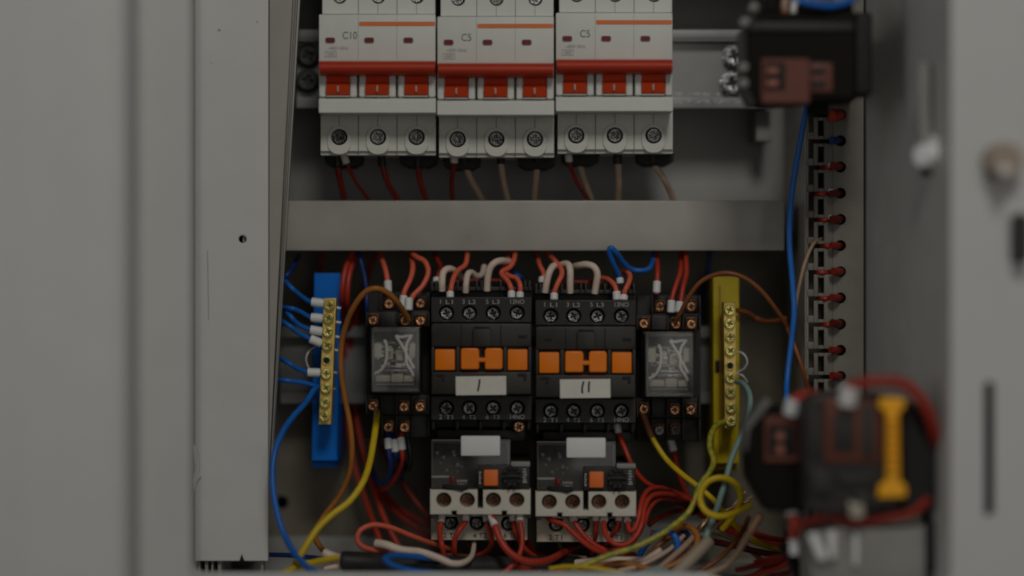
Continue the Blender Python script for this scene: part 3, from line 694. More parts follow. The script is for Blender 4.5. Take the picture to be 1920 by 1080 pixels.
relay(0, 0, 'clear plug-in relay with white leads, plugged in beside the contactor marked I')
relay(514, 9, 'clear plug-in relay with white leads, plugged in beside the contactor marked II')

# ================================================================== contactors
def contactor(dx, dy, label, strokes, extra):
    X = lambda v: v+dx
    Y = lambda v: v+dy
    t = thing('contactor', label, 'contactor', P(902+dx, 800+dy, 40), 'black contactors with orange plates')
    b = MB(); b.pbox(X(808), Y(546), X(997), Y(801), 27, 61.5, 0.6)
    b.pbox(X(808), Y(606), X(997), Y(741), 16, 26.8, 0.4); b.build('body', 'black', t)
    sx = (837, 880, 924.5, 969.5)
    b = MB(); b.shape([rect(X(808), Y(557), X(997), Y(605))] + [circ(X(c), Y(587), 13.5) for c in sx], 12, 20, 0.5)
    b.pbox(X(808.5), Y(558), X(996.5), Y(604), 20.4, 26.7, 0.2); up = b.build('terminal_deck', 'black', t)
    b = MB(); b.shape([rect(X(808), Y(742), X(997), Y(788))] + [circ(X(c), Y(765), 13.5) for c in sx], 12, 20, 0.5)
    b.pbox(X(808.5), Y(742.5), X(996.5), Y(787), 20.4, 26.7, 0.2); lo = b.build('terminal_deck', 'black', t)
    for c in sx:
        screw(up, X(c), Y(587.5), 16.5, 11.8, 'deck_steel'); screw(lo, X(c), Y(765.5), 17, 11.5, 'deck_steel')
        for yy, pr in ((587, up), (765, lo)):
            b = MB(); b.pcyl(X(c), Y(yy), 13.4, 20.05, 20.35, 18); b.build('screw_well', 'blackest', pr)
    # wire funnels above
    b = MB()
    for x in (810, 818, 846, 858, 894, 903, 939, 950, 985, 993): b.pbox(X(x-2.2), Y(526), X(x+2.2), Y(545), 20, 40, 0.3)
    b.pbox(X(808), Y(538), X(997), Y(545.5), 22, 60, 0.4)
    b.build('funnel_wall', 'black2', t)
    b = MB()
    for x in (812, 857, 901, 945, 991): b.pbox(X(x-3), Y(789), X(x+3), Y(806), 22, 40, 0.3)
    b.build('funnel_wall', 'black2', t)
    # raised middle block
    b = MB(); b.pbox(X(809), Y(607), X(996), Y(650), -3, 15.9, 0.8); b.pbox(X(809), Y(697), X(996), Y(739), -3, 15.9, 0.8)
    b.pbox(X(809), Y(650.5), X(996), Y(696.5), 1.5, 15.8, 0.3)
    for x0, x1 in ((809, 814), (855, 862), (944, 950), (990.5, 996)): b.pbox(X(x0), Y(650.3), X(x1), Y(696.7), -2.6, 1.4, 0.2)
    b.build('front_block', 'black2', t)
    b = MB(); b.pbox(X(886), Y(616), X(921), Y(650), -5.2, -3.1, 0.6); b.pbox(X(890), Y(611), X(917), Y(614), -4.2, -3.1, 0.3); b.build('tab', 'black2', t)
    b = MB(); b.pbox(X(864), Y(609), X(866), Y(650), -3.3, -2.8, 0.1); b.pbox(X(938), Y(609), X(940), Y(650), -3.3, -2.8, 0.1)
    b.pbox(X(972), Y(628), X(988), Y(634), -3.3, -2.8, 0.1); b.pbox(X(889), Y(614.5), X(918), Y(616.5), -5.4, -3, 0.05)
    b.pbox(X(819), Y(701), X(834), Y(706), -3.3, -2.8, 0.1); b.pbox(X(828), Y(706), X(833), Y(715), -3.25, -2.8, 0.1)
    b.pbox(X(971), Y(700), X(987), Y(706), -3.3, -2.8, 0.1); b.pbox(X(982), Y(706), X(987), Y(714), -3.25, -2.8, 0.1)
    if extra: b.pbox(X(826), Y(628), X(840), Y(634), -3.3, -2.8, 0.1)
    b.build('slot', 'blackest', t)
    for x0, x1 in ((815.5, 853), (952, 989)):
        b = MB(); b.pbox(X(x0), Y(655), X(x1), Y(694), -4, 1.4, 0.6); b.build('plate', 'orange', t)
    b = MB(); ol = [(864, 656), (867, 653), (895, 653), (898.5, 657), (898.5, 671), (909, 671), (909, 657), (912, 653), (939, 653), (942.5, 657), (942.5, 689), (940, 692.5), (911, 692.5), (909, 690),
          (909, 679), (898.5, 679), (898.5, 690), (896, 692.5), (866, 692.5), (864, 690)]
    b.shape([[(X(x), Y(y)) for x, y in ol]], -5.5, 1.4, 0.6); b.build('linked_plate', 'orange', t)
    b = MB(); b.shape([[(X(854), Y(706)), (X(949), Y(705)), (X(949.5), Y(740.5)), (X(854.5), Y(741.5))]], -4.4, -3.1, 0.3); st = b.build('sticker', 'paper', t)
    b = MB()
    for ps in strokes:
        b.tube([P(X(x), Y(y), -4.5) for x, y in ps], px_r(1.9), 6)
    b.build('pen_mark', 'pen', st)
    b = MB()
    for i, (c, s1, s2) in enumerate(((837, '1', 'L1'), (880, '3', 'L2'), (924.5, '5', 'L3'))):
        b.text(s1, X(c-11), Y(565.5), 11.8, 8.5); b.text(s2, X(c+5.5), Y(566), 11.8, 8, 13)
    b.text('13NO', X(970), Y(565.5), 11.8, 8.5, 26)
    for i, (c, s1, s2) in enumerate(((837, '2', 'T1'), (880, '4', 'T2'), (924.5, '6', 'T3'))):
        b.text(s1, X(c-11), Y(781.5), 11.8, 8.5); b.text(s2, X(c+5.5), Y(782), 11.8, 7.5, 13)
    b.text('14NO', X(970), Y(781.5), 11.8, 8.5, 27); b.build('terminal_print', 'white_print', t)
    b = MB(); b.pbox(X(872), Y(699), X(936), Y(701.5), -3.2, -2.9, 0.05); b.build('faint_line', 'plum', t)
    return t
contactor(0, 0, 'black contactor with a paper sticker pen-marked I', [[(899.5, 711), (898.5, 720), (896, 733)]], False)
contactor(195.5, 5.5, 'black contactor with a paper sticker pen-marked II', [[(899, 709.5), (896.5, 719), (896, 728), (897, 731.5)], [(909.5, 709.5), (908.5, 718), (908.5, 729)]], True)
t = thing('coil_screw', 'loose dark screw terminal below the contactor marked I', 'screw terminal', P(973, 800, 30))
b = MB(); b.pcyl(973, 800, 12, 22, 40, 18, bev=0.4); b.build('housing', 'black', t); screw(t, 973, 800, 20.5, 10, 'copper')

# ================================================================== overload relays
def overload(dx, dy, label):
    X = lambda v: v+dx
    Y = lambda v: v+dy
    t = thing('overload_relay', label, 'overload relay', P(900+dx, 1013+dy, 40), 'overload relays below the contactors')
    b = MB(); b.pbox(X(810), Y(828), X(956), Y(917), 8, 61.5, 0.6); b.pbox(X(957), Y(868), X(994), Y(917), 6, 61.5, 0.6)
    b.pbox(X(820), Y(806), X(985), Y(827), 30, 61.5, 0.6); b.build('body', 'black', t)
    b = MB(); b.pbox(X(808.5), Y(826), X(957), Y(916), -1, 0, 0.4); b.build('clear_cover', 'smoke', t)
    b = MB(); b.pbox(X(808.5), Y(826), X(957), Y(831), 0.2, 7.9, 0.3); b.pbox(X(808.5), Y(831.3), X(812), Y(915), 0.2, 7.9, 0.3); b.pbox(X(950), Y(831.3), X(957), Y(890), 0.2, 7.9, 0.3)
    b.pbox(X(958), Y(866), X(994), Y(875), 0, 5.9, 0.4); b.build('cover_rim', 'duct', t)
    b = MB()
    rn = random.Random(3)
    for x, y, w in ((820, 850, 4), (832, 858, 4.5), (850, 848, 3.5), (852, 854, 4), (826, 869, 3), (858, 872, 5), (866, 875, 3), (838, 882, 4), (858, 885, 3), (846, 876, 2)):
        a = rn.uniform(0, 6); b.shape([[(X(x+w*math.cos(a+k*2.1)), Y(y+w*math.sin(a+k*2.1))) for k in range(3)]], 2, 7.8, 0.2)
    b.build('chip', 'lead', t)
    b = MB(); b.pbox(X(809), Y(892), X(842), Y(896), -1.9, -1.1, 0.2); b.pbox(X(856), Y(900), X(876), Y(903), -1.9, -1.1, 0.2)
    b.build('slider', 'duct', t)
    b = MB(); b.text('TEST', X(866), Y(906), -1.1, 5.5, 20); b.build('test_print', 'white_print', t)
    b = MB(); b.pbox(X(844), Y(894), X(853), Y(906), -2.6, -1.1, 0.3); b.build('indicator', 'red_dark', t)
    b = MB(); b.shape([[(X(832), Y(909)), (X(870), Y(911)), (X(878), Y(915)), (X(866), Y(922)), (X(852), Y(918)), (X(832), Y(914))]], -5.2, -1.2, 0.3); b.build('lever', 'blackest', t)
    b = MB(); b.pbox(X(864), Y(817.5), X(938), Y(855), -4.5, -1.2, 0.8); b.build('white_tag', 'tag_white', t)
    b = MB(); b.pbox(X(896), Y(872), X(956), Y(916.5), -3, -1.1, 0.5); b.pbox(X(957), Y(876), X(993), Y(916.5), -2, 5.8, 0.5); b.build('button_panel', 'black', t)
    b = MB(); b.pbox(X(907), Y(881), X(934), Y(911), -6, -3.1, 0.6); b.build('stop_button', 'orange2', t)
    b = MB(); b.pcyl(X(960), Y(893), 18, -7, -3.2, 24, bev=0.6); dl = b.build('dial', 'blackest', t)
    b = MB()
    for k in range(10):
        a = k*math.pi/5; b.pcyl(X(960+16*math.cos(a)), Y(893+16*math.sin(a)), 3, -8.5, -7.05, 8)
    b.pbox(X(946), Y(891), X(974), Y(895), -8.6, -7.05, 0.3); b.build('dial_grip', 'black', dl)
    b = MB()
    for i, y in enumerate((880, 885, 890, 895, 900, 904)): b.pbox(X(981-(i % 2)), Y(y-1.3), X(986+(i % 3)), Y(y+1.3), -2.3, -1.9, 0.05)
    for i, y in enumerate((886, 891, 896, 901, 906)): b.pbox(X(898), Y(y-1.4), X(902-(i % 2)), Y(y+1.4), -3.3, -2.9, 0.05)
    b.build('scale_print', 'white_print', t)
    # white terminal block
    cs = (832, 876, 925, 969)
    ol = [(806, 918.5), (895.5, 918.5), (895.5, 954), (905.5, 954), (905.5, 918.5), (995, 918.5), (995, 965), (950, 965), (950, 958), (941, 958), (941, 965), (856, 965), (856, 958), (847, 958), (847, 965), (806, 965)]
    b = MB(); b.shape([[(X(x), Y(y)) for x, y in ol]] + [circ(X(c), Y(938), 14) for c in cs], -4, 6, 0.6)
    wb = b.build('terminal_block', 'beige', t)
    b = MB(); b.pbox(X(808), Y(919), X(994), Y(963), 6.3, 60, 0.3); b.build('block_core', 'blackest', wb)
    for c in cs:
        screw(wb, X(c), Y(938), 4.6, 13, 'copper_dull')
    b = MB(); hs = [circ(X(845), Y(980), 14), circ(X(894), Y(980), 14.5), circ(X(953), Y(982), 14)]
    b.shape([rect(X(808), Y(966), X(989), Y(1013))] + hs, 10, 20, 0.6)
    lb = b.build('lower_block', 'beige_low', t)
    b = MB(); b.pbox(X(809), Y(966), X(988), Y(1012), 20.3, 60, 0.3); b.build('block_core', 'blackest', lb)
    for c, y in ((845, 980), (894, 980), (953, 982)): screw(lb, X(c), Y(y), 18, 10, 'dull_steel')
    b = MB()
    for c, s1, s2 in ((840, '2', 'T1'), (896, '4', 'T2'), (953, '6', 'T3')):
        b.text(s1, X(c-6), Y(1004), 9.8, 9); b.text(s2, X(c+9), Y(1004), 9.8, 9, 14)
    b.build('terminal_print', 'pen', lb)
    b = MB(); b.pbox(X(807), Y(957), X(817), Y(971), -4.4, 5, 0.3) if False else b.pbox(X(806.5), Y(966), X(816), Y(972), -3, 9.8, 0.3)
    b.pbox(X(986), Y(966), X(996), Y(972), -3, 9.8, 0.3); b.build('clip', 'black', t)
    return t
overload(0, 0, 'black and beige overload relay below the contactor marked I')
overload(198, 3.5, 'black and beige overload relay below the contactor marked II')

# ================================================================== wires above the contactors
GU = 'wires coming down from the cross duct'
FE = lambda x, y0, y1, d, x1=None, r=6.2: ('ferrule', (x, y0, d), (x1 or x, y1, d-1), r)
wire('red_wire', 'dark red wire rising behind the top of the blue insulator', 'w_dred', 5, [(612, 450, 70), (605, 478, 70), (601, 500, 70), (603, 540, 75), (605, 600, 80)], None, GU)
wire('red_wire', 'outermost long red wire running down between the blue bar and the relay socket', 'w_red', 5.4, [(672, 440, 60), (660, 474, 56), (646, 512, 56), (641, 560, 58), (644, 610, 60), (648, 690, 72), (652, 780, 74), (664, 870, 70), (688, 945, 62), (712, 1012, 50), (724, 1040, 50)], None, GU)
wire('red_wire', 'inner long red wire running down between neutral bar and relay socket', 'w_red', 5.4, [(684, 440, 64), (668, 474, 60), (655, 515, 60), (651, 565, 62), (656, 620, 64), (662, 700, 74), (668, 780, 74), (684, 860, 68), (704, 925, 58), (722, 975, 50), (748, 1026, 44)], None, GU)
wire('red_wire', 'dark red wire passing behind the brown arc into the fan of red wires', 'w_dred', 5.2, [(722, 445, 72), (707, 474, 70), (694, 503, 70), (687, 525, 72), (678, 560, 76), (664, 620, 80), (668, 760, 80), (692, 890, 74), (730, 948, 66), (780, 990, 60), (830, 1020, 56)], None, GU)
wire('blue_wire', 'dim blue wire behind the brown arc beside the relay socket', 'w_dblue', 4, [(668, 452, 66), (674, 480, 62), (683, 515, 58), (687, 545, 56), (688, 590, 62), (690, 640, 78)], None, GU)
wire('red_wire', 'red wire ending in a white sleeve on the upper socket screw by the brown arc', 'w_orange', 5, [(702, 450, 66), (712, 476, 58), (721, 500, 44), (726, 522, 34), (728, 545, 30)], [FE(727, 526, 548, 33, 728, 6.6)], GU)
wire('red_wire', 'red wire with a gentle bend into the paired white sleeves', 'w_orange', 5, [(760, 450, 66), (770, 478, 52), (774, 502, 40), (769, 524, 30), (759, 545, 24), (753, 570, 22)], [FE(757, 554, 577, 23, 755, 6.6)], GU)
wire('red_wire', 'red wire making a wide bow before the paired white sleeves', 'w_orange', 5, [(758, 460, 62), (778, 480, 46), (796, 490, 38), (803, 510, 32), (793, 535, 26), (776, 553, 22), (767, 570, 20)], [FE(767, 559, 582, 20, 766, 7)], GU)
wire('brown_wire', 'ochre brown wire arching from the relay socket and running down past the blue bar', 'w_ochre', 5.4, [(766, 600, 16), (757, 584, 10), (742, 563, 2), (722, 546, -2), (702, 541, -4), (682, 550, -2), (662, 578, 2), (648, 612, 8), (640, 650, 12), (640, 700, 14), (648, 752, 16), (657, 800, 16), (660, 845, 18), (655, 888, 22), (636, 930, 26), (606, 970, 28), (590, 1000, 24), (598, 1022, 14), (614, 1040, 4), (632, 1056, -6)])
wire('dark_red_wire', 'dark red wire with a white sleeve behind the first beige stub of contactor I', 'w_dred', 4.6, [(806, 455, 66), (818, 482, 58), (827, 502, 46), (822, 512, 38), (820, 528, 34)], [FE(819, 520, 530, 34, 819, 7)], GU)
GB = 'beige stubs entering the contactors'
def stub(label, pts, r=6.6): return wire('beige_wire', label, 'w_beige', r, pts, None, GB)
stub('first beige stub hooked into contactor I', [(829, 545, 22), (829, 530, 21), (831, 512, 22), (840, 504, 26), (852, 508, 36), (866, 520, 50)])
stub('second beige stub hooked into contactor I', [(873, 548, 22), (874, 532, 21), (877, 515, 22), (884, 511, 30), (894, 518, 40), (904, 514, 48), (908, 500, 60)], 6)
stub('tallest beige stub bending over contactor I', [(913, 545, 22), (914, 525, 21), (918, 505, 20), (927, 493, 20), (940, 489, 24), (956, 491, 44)])
stub('first beige stub leaning into contactor II', [(1022, 548, 22), (1025, 530, 21), (1030, 511, 21), (1038, 499, 26), (1052, 498, 40), (1060, 500, 52)])
stub('straight beige stub standing in contactor II', [(1069, 549, 22), (1069, 530, 21), (1069, 508, 21), (1065, 496, 25), (1054, 496, 34), (1042, 501, 46)])
stub('last beige stub bending back over contactor II', [(1115, 550, 22), (1118, 532, 21), (1120, 514, 20), (1114, 501, 20), (1100, 496, 22), (1086, 498, 30), (1070, 502, 50)])
wire('red_wire', 'red wire with white sleeve into terminal one of contactor I', 'w_orange', 4.8, [(876, 455, 60), (876, 480, 46), (872, 497, 36), (858, 508, 24), (849, 525, 18), (845, 545, 16), (844, 556, 18)], [FE(844, 547, 559, 17, 844, 6.4)], GU)
wire('red_wire', 'folded red wire with white sleeve into the auxiliary terminal of contactor I', 'w_orange', 4.8, [(966, 455, 60), (965, 482, 44), (957, 500, 34), (943, 508, 28), (941, 515, 24), (952, 527, 18), (958, 540, 16), (959, 556, 18)], [FE(959, 546, 561, 17, 959, 6.4)], GU)
wire('red_wire', 'second folded red wire sharing the auxiliary terminal of contactor I', 'w_orange', 4.8, [(954, 460, 66), (952, 490, 50), (946, 508, 36), (954, 517, 28), (968, 522, 22), (975, 535, 18), (975, 556, 18)], [FE(975, 548, 562, 17, 975, 6.4)], GU)
wire('red_wire', 'thin taut red wire behind the stubs of contactor I', 'w_red', 2.0, [(846, 528, 44), (880, 525, 44), (920, 525, 44), (952, 526, 44)])
wire('red_wire', 'thin taut red wire behind the stubs of contactor II', 'w_red', 2.0, [(1050, 530, 44), (1080, 528, 44), (1110, 529, 44), (1128, 530, 44)])
wire('blue_wire', 'short bright blue wire behind the sleeves of contactor I', 'w_blue', 4, [(958, 500, 60), (964, 511, 48), (972, 518, 46), (980, 522, 50)])
wire('red_wire', 'short red wire with white sleeve beside the first stub of contactor II', 'w_orange', 4.6, [(1005, 470, 64), (1012, 497, 46), (1019, 512, 36), (1018, 530, 32)], [FE(1017, 519, 530, 33, 1016, 6.2)], GU)
wire('red_wire', 'bowed red wire with white sleeve into terminal one of contactor II', 'w_orange', 4.8, [(1014, 455, 62), (1028, 476, 50), (1041, 490, 34), (1052, 504, 22), (1053, 516, 18), (1045, 533, 16), (1039, 550, 16), (1038, 560, 18)], [FE(1039, 550, 563, 17, 1039, 6.6)], GU)
wire('red_wire', 'red wire humping over into the auxiliary terminal of contactor II', 'w_orange', 4.8, [(1106, 528, 48), (1122, 522, 36), (1138, 523, 24), (1150, 532, 18), (1156, 546, 16), (1157, 560, 18)], [FE(1156, 547, 563, 17, 1157, 7)], GU)
wire('red_wire', 'hooked red wire sharing the auxiliary terminal of contactor II', 'w_orange', 4.8, [(1164, 512, 40), (1173, 508, 30), (1181, 516, 22), (1179, 530, 18), (1172, 545, 16), (1169, 562, 18)], [FE(1170, 554, 564, 17, 1169, 6.8)], GU)
wire('blue_wire', 'bright blue wire looped up over the lower edge of the cross duct', 'w_blue', 5, [(1163, 530, 26), (1160, 515, 22), (1150, 494, 18), (1143, 474, 15), (1145, 465, 14), (1155, 473, 15), (1169, 492, 20), (1185, 505, 26), (1206, 507, 28), (1220, 500, 36), (1226, 476, 54), (1228, 455, 66)], [FE(1162, 521, 532, 26, 1163, 6.4)], GU)
wire('red_wire', 'lone red wire with white sleeve on the socket beside contactor II', 'w_red', 4.6, [(1229, 450, 64), (1231, 476, 52), (1233, 505, 40), (1232, 530, 34), (1231, 552, 30)], [FE(1232, 527, 549, 34, 1231, 6.6)], GU)
wire('red_wire', 'first of the twin red wires on the socket beside the earth bar', 'w_red', 4.6, [(1277, 450, 68), (1277, 478, 56), (1276, 508, 40), (1267, 536, 28), (1260, 560, 23), (1258, 582, 21)], [FE(1259, 563, 586, 23, 1258, 6.8)], GU)
wire('red_wire', 'second of the twin red wires, nearer the earth bar', 'w_red', 4.6, [(1286, 450, 68), (1286, 480, 56), (1287, 512, 40), (1281, 538, 28), (1277, 562, 22), (1274, 582, 20)], [FE(1275, 566, 586, 22, 1273, 6.8)], GU)
wire('blue_wire', 'dim dark blue wire behind the yellow bar and socket', 'w_dblue', 4.6, [(1333, 450, 74), (1330, 480, 72), (1326, 515, 72), (1316, 560, 76), (1310, 620, 82)])
wire('brown_wire', 'brown wire arching over the yellow earth bar', 'w_brown', 4.2, [(1266, 604, 16), (1275, 588, 12), (1292, 556, 8), (1312, 530, 6), (1338, 516, 4), (1366, 512, 2), (1398, 522, 2), (1428, 546, 4), (1452, 576, 8), (1472, 606, 14), (1488, 640, 24), (1500, 690, 40)])
wire('brown_wire', 'dark brown wire bending from the earth bar to the brown arc', 'w_brown', 5, [(1382, 582, 34), (1400, 586, 38), (1418, 597, 42), (1436, 603, 38), (1456, 602, 30), (1472, 597, 22)])
# green-yellow end etc. at the lower relay socket screws
wire('yellow_wire', 'thick yellow wire leaving the relay socket and sweeping to the cabinet floor', 'w_yellow', 6.4, [(706, 770, 18), (705, 795, 14), (700, 830, 8), (693, 868, 2), (680, 905, -4), (655, 940, -8), (620, 967, -12), (594, 993, -15), (575, 1022, -18), (560, 1046, -20), (552, 1062, -22)], [('w_copper', (705.5, 766, 18), (704.5, 786, 16), 4.2)])
wire('yellow_wire', 'short yellow wire crossing the cabinet floor to the white cable core', 'w_yellow', 6.0, [(634, 1046, -14), (612, 1049, -16), (585, 1055, -20), (560, 1062, -24), (538, 1072, -28), (512, 1090, -34)])
wire('blue_wire', 'straight blue wire crossing the floor from the tall duct', 'w_dblue', 4.6, [(480, 1038, 20), (503, 1040, 16), (540, 1041, 10), (580, 1045, 4), (626, 1050, 0)])
GL = 'sleeved wires under the relay socket by the blue bar'
wire('blue_wire', 'blue wire hooking back from the first sleeve under the relay socket', 'w_dblue', 5, [(727, 812, 30), (729, 848, 26), (733, 872, 28), (729, 895, 34), (717, 908, 42), (704, 898, 52), (696, 876, 62)], [FE(727, 822, 842, 28, 729, 6.6)], GL)
wire('blue_wire', 'short blue wire in the middle sleeve under the relay socket', 'w_dblue', 4.6, [(739, 812, 32), (741, 850, 28), (747, 864, 34), (752, 880, 44), (750, 900, 56)], [FE(739, 824, 848, 30, 741, 6.6)], GL)
wire('red_wire', 'red wire curving away from the last sleeve under the relay socket', 'w_red', 4.8, [(752, 812, 30), (754, 846, 27), (754, 866, 30), (746, 888, 38), (732, 908, 46), (716, 918, 54), (700, 912, 64)], [FE(751, 820, 844, 29, 754, 6.8)], GL)
wire('black_wire', 'short black looped wire beside the sleeves under the relay socket', 'w_black', 4.6, [(764, 822, 34), (769, 850, 32), (769, 874, 34), (762, 882, 40), (758, 866, 50)])
wire('red_wire', 'dark red wire fanning from behind the sleeves to the first overload relay', 'w_dred', 5.0, [(714, 835, 70), (730, 868, 68), (754, 905, 64), (782, 944, 60), (812, 976, 58), (835, 990, 58)])
wire('red_wire', 'dark red wire fanning just under the curved red one', 'w_dred', 5.4, [(676, 830, 74), (690, 880, 72), (716, 920, 70), (752, 956, 66), (790, 978, 62), (830, 996, 60)])
# ------------------------------------------------------------------ floor wires
wire('red_wire', 'pale red wire looped flat ahead of the beige cable core', 'w_orange', 5, [(850, 1030, 20), (812, 1020, 8), (772, 1005, 0), (732, 989, -4), (700, 984, -6), (676, 994, -8), (670, 1012, -9), (682, 1026, -9), (710, 1033, -6), (744, 1034, 2), (772, 1040, 10)])
wire('beige_wire', 'thick beige cable core lying across the floor wires', 'w_beige', 8.6, [(705, 1019, -8), (724, 1022, -10), (752, 1031, -11), (788, 1035, -12), (822, 1046, -14), (846, 1056, -15), (868, 1055, -12), (884, 1043, -2), (889, 1020, 14), (890, 1000, 30)], r_end=4.2)
wire('blue_wire', 'blue wire folded back on itself beside the black cable', 'w_blue', 5.6, [(840, 1050, -4), (800, 1046, -12), (760, 1042, -20), (732, 1042, -26), (722, 1049, -30), (736, 1060, -32), (770, 1070, -34), (810, 1075, -36), (860, 1080, -36), (920, 1084, -36)])
wire('black_cable', 'thick black sheathed cable lying along the cabinet floor', 'rubber', 20, [(644, 1053, -14), (652, 1053, -14), (692, 1055, -12), (760, 1058, -6), (860, 1062, 0), (980, 1062, 10), (1100, 1060, 24), (1180, 1054, 40)], cat='cable')
t = thing('cable_core', 'frayed white cable core emerging from the black sheathed cable', 'cable core', P(648, 1054, -8))
b = MB(); b.tube([P(652, 1052, -8), P(634, 1050, -10), P(618, 1042, -12), P(606, 1034, -12)], px_r(15), 14, r_end=px_r(7)); b.build('core', 'w_beige', t, smooth=60)
b = MB(); b.tube([P(650, 1060, -9), P(628, 1062, -12), P(606, 1066, -14)], px_r(8), 12, r_end=px_r(4)); b.build('filler', 'w_beige', t, smooth=60)

GO = 'red wires under the overload relays'
def ow(label, pts, f=True, r=5, m='w_red', fx=None, y1=979, name='red_wire'):
    x, y, d = pts[0]
    fl = [('ferrule', (x, 966, d), (pts[1][0], y1, pts[1][2]), 6.4)] if f else None
    return wire(name, label, m, r, pts, fl, GO)
ow('straight red wire below the first sleeve of overload relay one', [(828, 966, 4), (827, 978, 2), (825, 1000, -2), (829, 1024, -6), (834, 1050, -2), (838, 1080, 6)])
ow('bent red wire below the second sleeve of overload relay one', [(873, 966, 4), (873, 978, 3), (862, 993, 0), (853, 1010, 0), (852, 1032, 2), (854, 1056, 10)], y1=977)
ow('red wire curling back below the third sleeve of overload relay one', [(911, 966, 6), (913, 978, 4), (920, 1000, 2), (922, 1018, 4), (912, 1034, 12), (890, 1043, 20), (864, 1046, 26)], y1=977)
ow('thickest red wire, swooping from the long sleeve of overload relay one', [(920, 962, 0), (928, 985, -6), (938, 1012, -9), (956, 1036, -11), (982, 1051, -11), (1010, 1054, -8), (1036, 1047, 2), (1064, 1032, 20), (1090, 1022, 36)], r=7, y1=986)
ow('red wire running straight down to the floor below overload relay one', [(975, 966, 2), (975, 978, 0), (979, 1005, -3), (977, 1030, -5), (966, 1054, -7), (945, 1074, -9), (925, 1090, -10)], y1=977)
ow('red wire slipping behind its straight neighbour below overload relay one', [(961, 966, 6), (962, 978, 5), (968, 1000, 6), (980, 1024, 10), (1000, 1042, 16), (1030, 1056, 26)], y1=977)
ow('red wire lying slack below the first sleeve of overload relay two', [(1028, 972, 2), (1040, 978, -2), (1058, 984, -4), (1080, 1004, -5), (1108, 1026, -5), (1140, 1038, -2), (1190, 1040, 10)], f=False)
ow('red wire sagging from the second sleeve of overload relay two', [(1073, 966, 4), (1077, 978, 2), (1090, 998, 0), (1110, 1018, -1), (1138, 1032, -1), (1166, 1030, -1), (1188, 1014, 0), (1206, 984, 2), (1218, 952, 8), (1240, 934, 18), (1280, 936, 34)], y1=977)
ow('short upright red wire of overload relay two', [(1117, 966, 6), (1118, 978, 5), (1117, 996, 6), (1114, 1020, 14), (1110, 1040, 24)], y1=977)
ow('red wire making a deep bowl below overload relay two', [(1132, 966, 4), (1132, 978, 1), (1136, 1002, -5), (1150, 1018, -8), (1172, 1021, -8), (1192, 1006, -6), (1204, 980, -3), (1209, 950, 2), (1222, 930, 8), (1250, 926, 18), (1290, 936, 30)], y1=977)
ow('red wire slanting inward below overload relay two', [(1161, 966, 6), (1160, 978, 5), (1154, 994, 6), (1142, 1010, 14), (1128, 1030, 24)], y1=977)
ow('outermost red wire of overload relay two, rising to the bundle', [(1176, 966, 4), (1177, 980, 1), (1182, 996, -2), (1192, 988, -2), (1199, 962, 0), (1204, 938, 4), (1214, 920, 10), (1234, 914, 18), (1262, 922, 30), (1300, 940, 40)], y1=977)
wire('red_wire', 'red wire running down from the contactor marked II to the red bundle', 'w_red', 4.8, [(1156, 800, 30), (1162, 818, 26), (1172, 842, 22), (1186, 874, 20), (1208, 902, 22), (1236, 917, 26), (1268, 926, 32), (1300, 936, 40)], [FE(1156, 796, 812, 28, 1160, 6)])
wire('red_wire', 'red wire dropping from the relay socket beside the earth bar', 'w_red', 4.8, [(1258, 826, 36), (1264, 852, 38), (1272, 886, 40), (1284, 920, 44), (1296, 946, 50)], [FE(1257, 822, 846, 36, 1263, 6.4)])
wire('red_wire', 'slack dark red wire under the bundle beside overload relay two', 'w_dred', 5, [(1216, 985, 30), (1234, 972, 32), (1258, 962, 36), (1290, 956, 44), (1330, 968, 54)])
t = thing('wire_bundle', 'dark red wire bundle tied with black tape beside the coiled yellow wire', 'wire bundle', P(1300, 950, 44))
for i, (o1, o2) in enumerate(((-8, 0), (0, 6), (8, -3), (3, -8))):
    b = MB(); b.tube([P(1256+o2, 930+o1, 40), P(1290, 940+o1, 42), P(1330+o2, 966+o1, 46), P(1375, 992+o1, 50), P(1430+o2, 1012+o1, 54), P(1500, 1032+o1, 58)], px_r(5.4), 10); b.build('strand', 'w_dred', t, smooth=60)
b = MB(); b.cyl(P(1288, 942, 42), P(1308, 954, 43.5), px_r(17), 16, bev=0.6); b.build('tape', 'blackest', t)
wire('yellow_wire', 'yellow wire slanting from the socket behind the coil to the contactor block', 'w_yellow', 5.2, [(1205, 774, 20), (1212, 796, 20), (1226, 826, 18), (1250, 862, 14), (1280, 890, 8), (1306, 910, 4), (1334, 934, 2), (1362, 966, 4), (1388, 995, 8), (1416, 1016, 10), (1452, 1028, 8), (1500, 1034, 0), (1540, 1034, -10)], [('w_brown', (1206, 776, 20.0), (1222, 820, 18.5), 5.5)])
wire('striped_wire', 'yellow and green striped wire sweeping from the earth bar across the floor', 'w_yg', 5.6, [(1362, 790, 22), (1346, 796, 16), (1334, 812, 10), (1331, 838, 6), (1338, 864, 2), (1330, 886, -2), (1312, 910, -5), (1302, 940, -8), (1288, 964, -10), (1262, 986, -13), (1228, 1008, -16), (1188, 1027, -18), (1140, 1042, -20), (1095, 1060, -22), (1050, 1080, -24)])
wire('yellow_wire', 'coiled yellow wire loop with two free ends', 'w_yellow', 6.2, [(1354, 993, -6), (1368, 976, -8), (1380, 960, -10), (1389, 938, -12), (1385, 915, -14), (1368, 900, -16), (1347, 896, -17), (1325, 905, -17), (1313, 926, -17), (1316, 948, -18), (1330, 963, -20), (1352, 968, -22), (1378, 961, -23), (1410, 946, -24)])
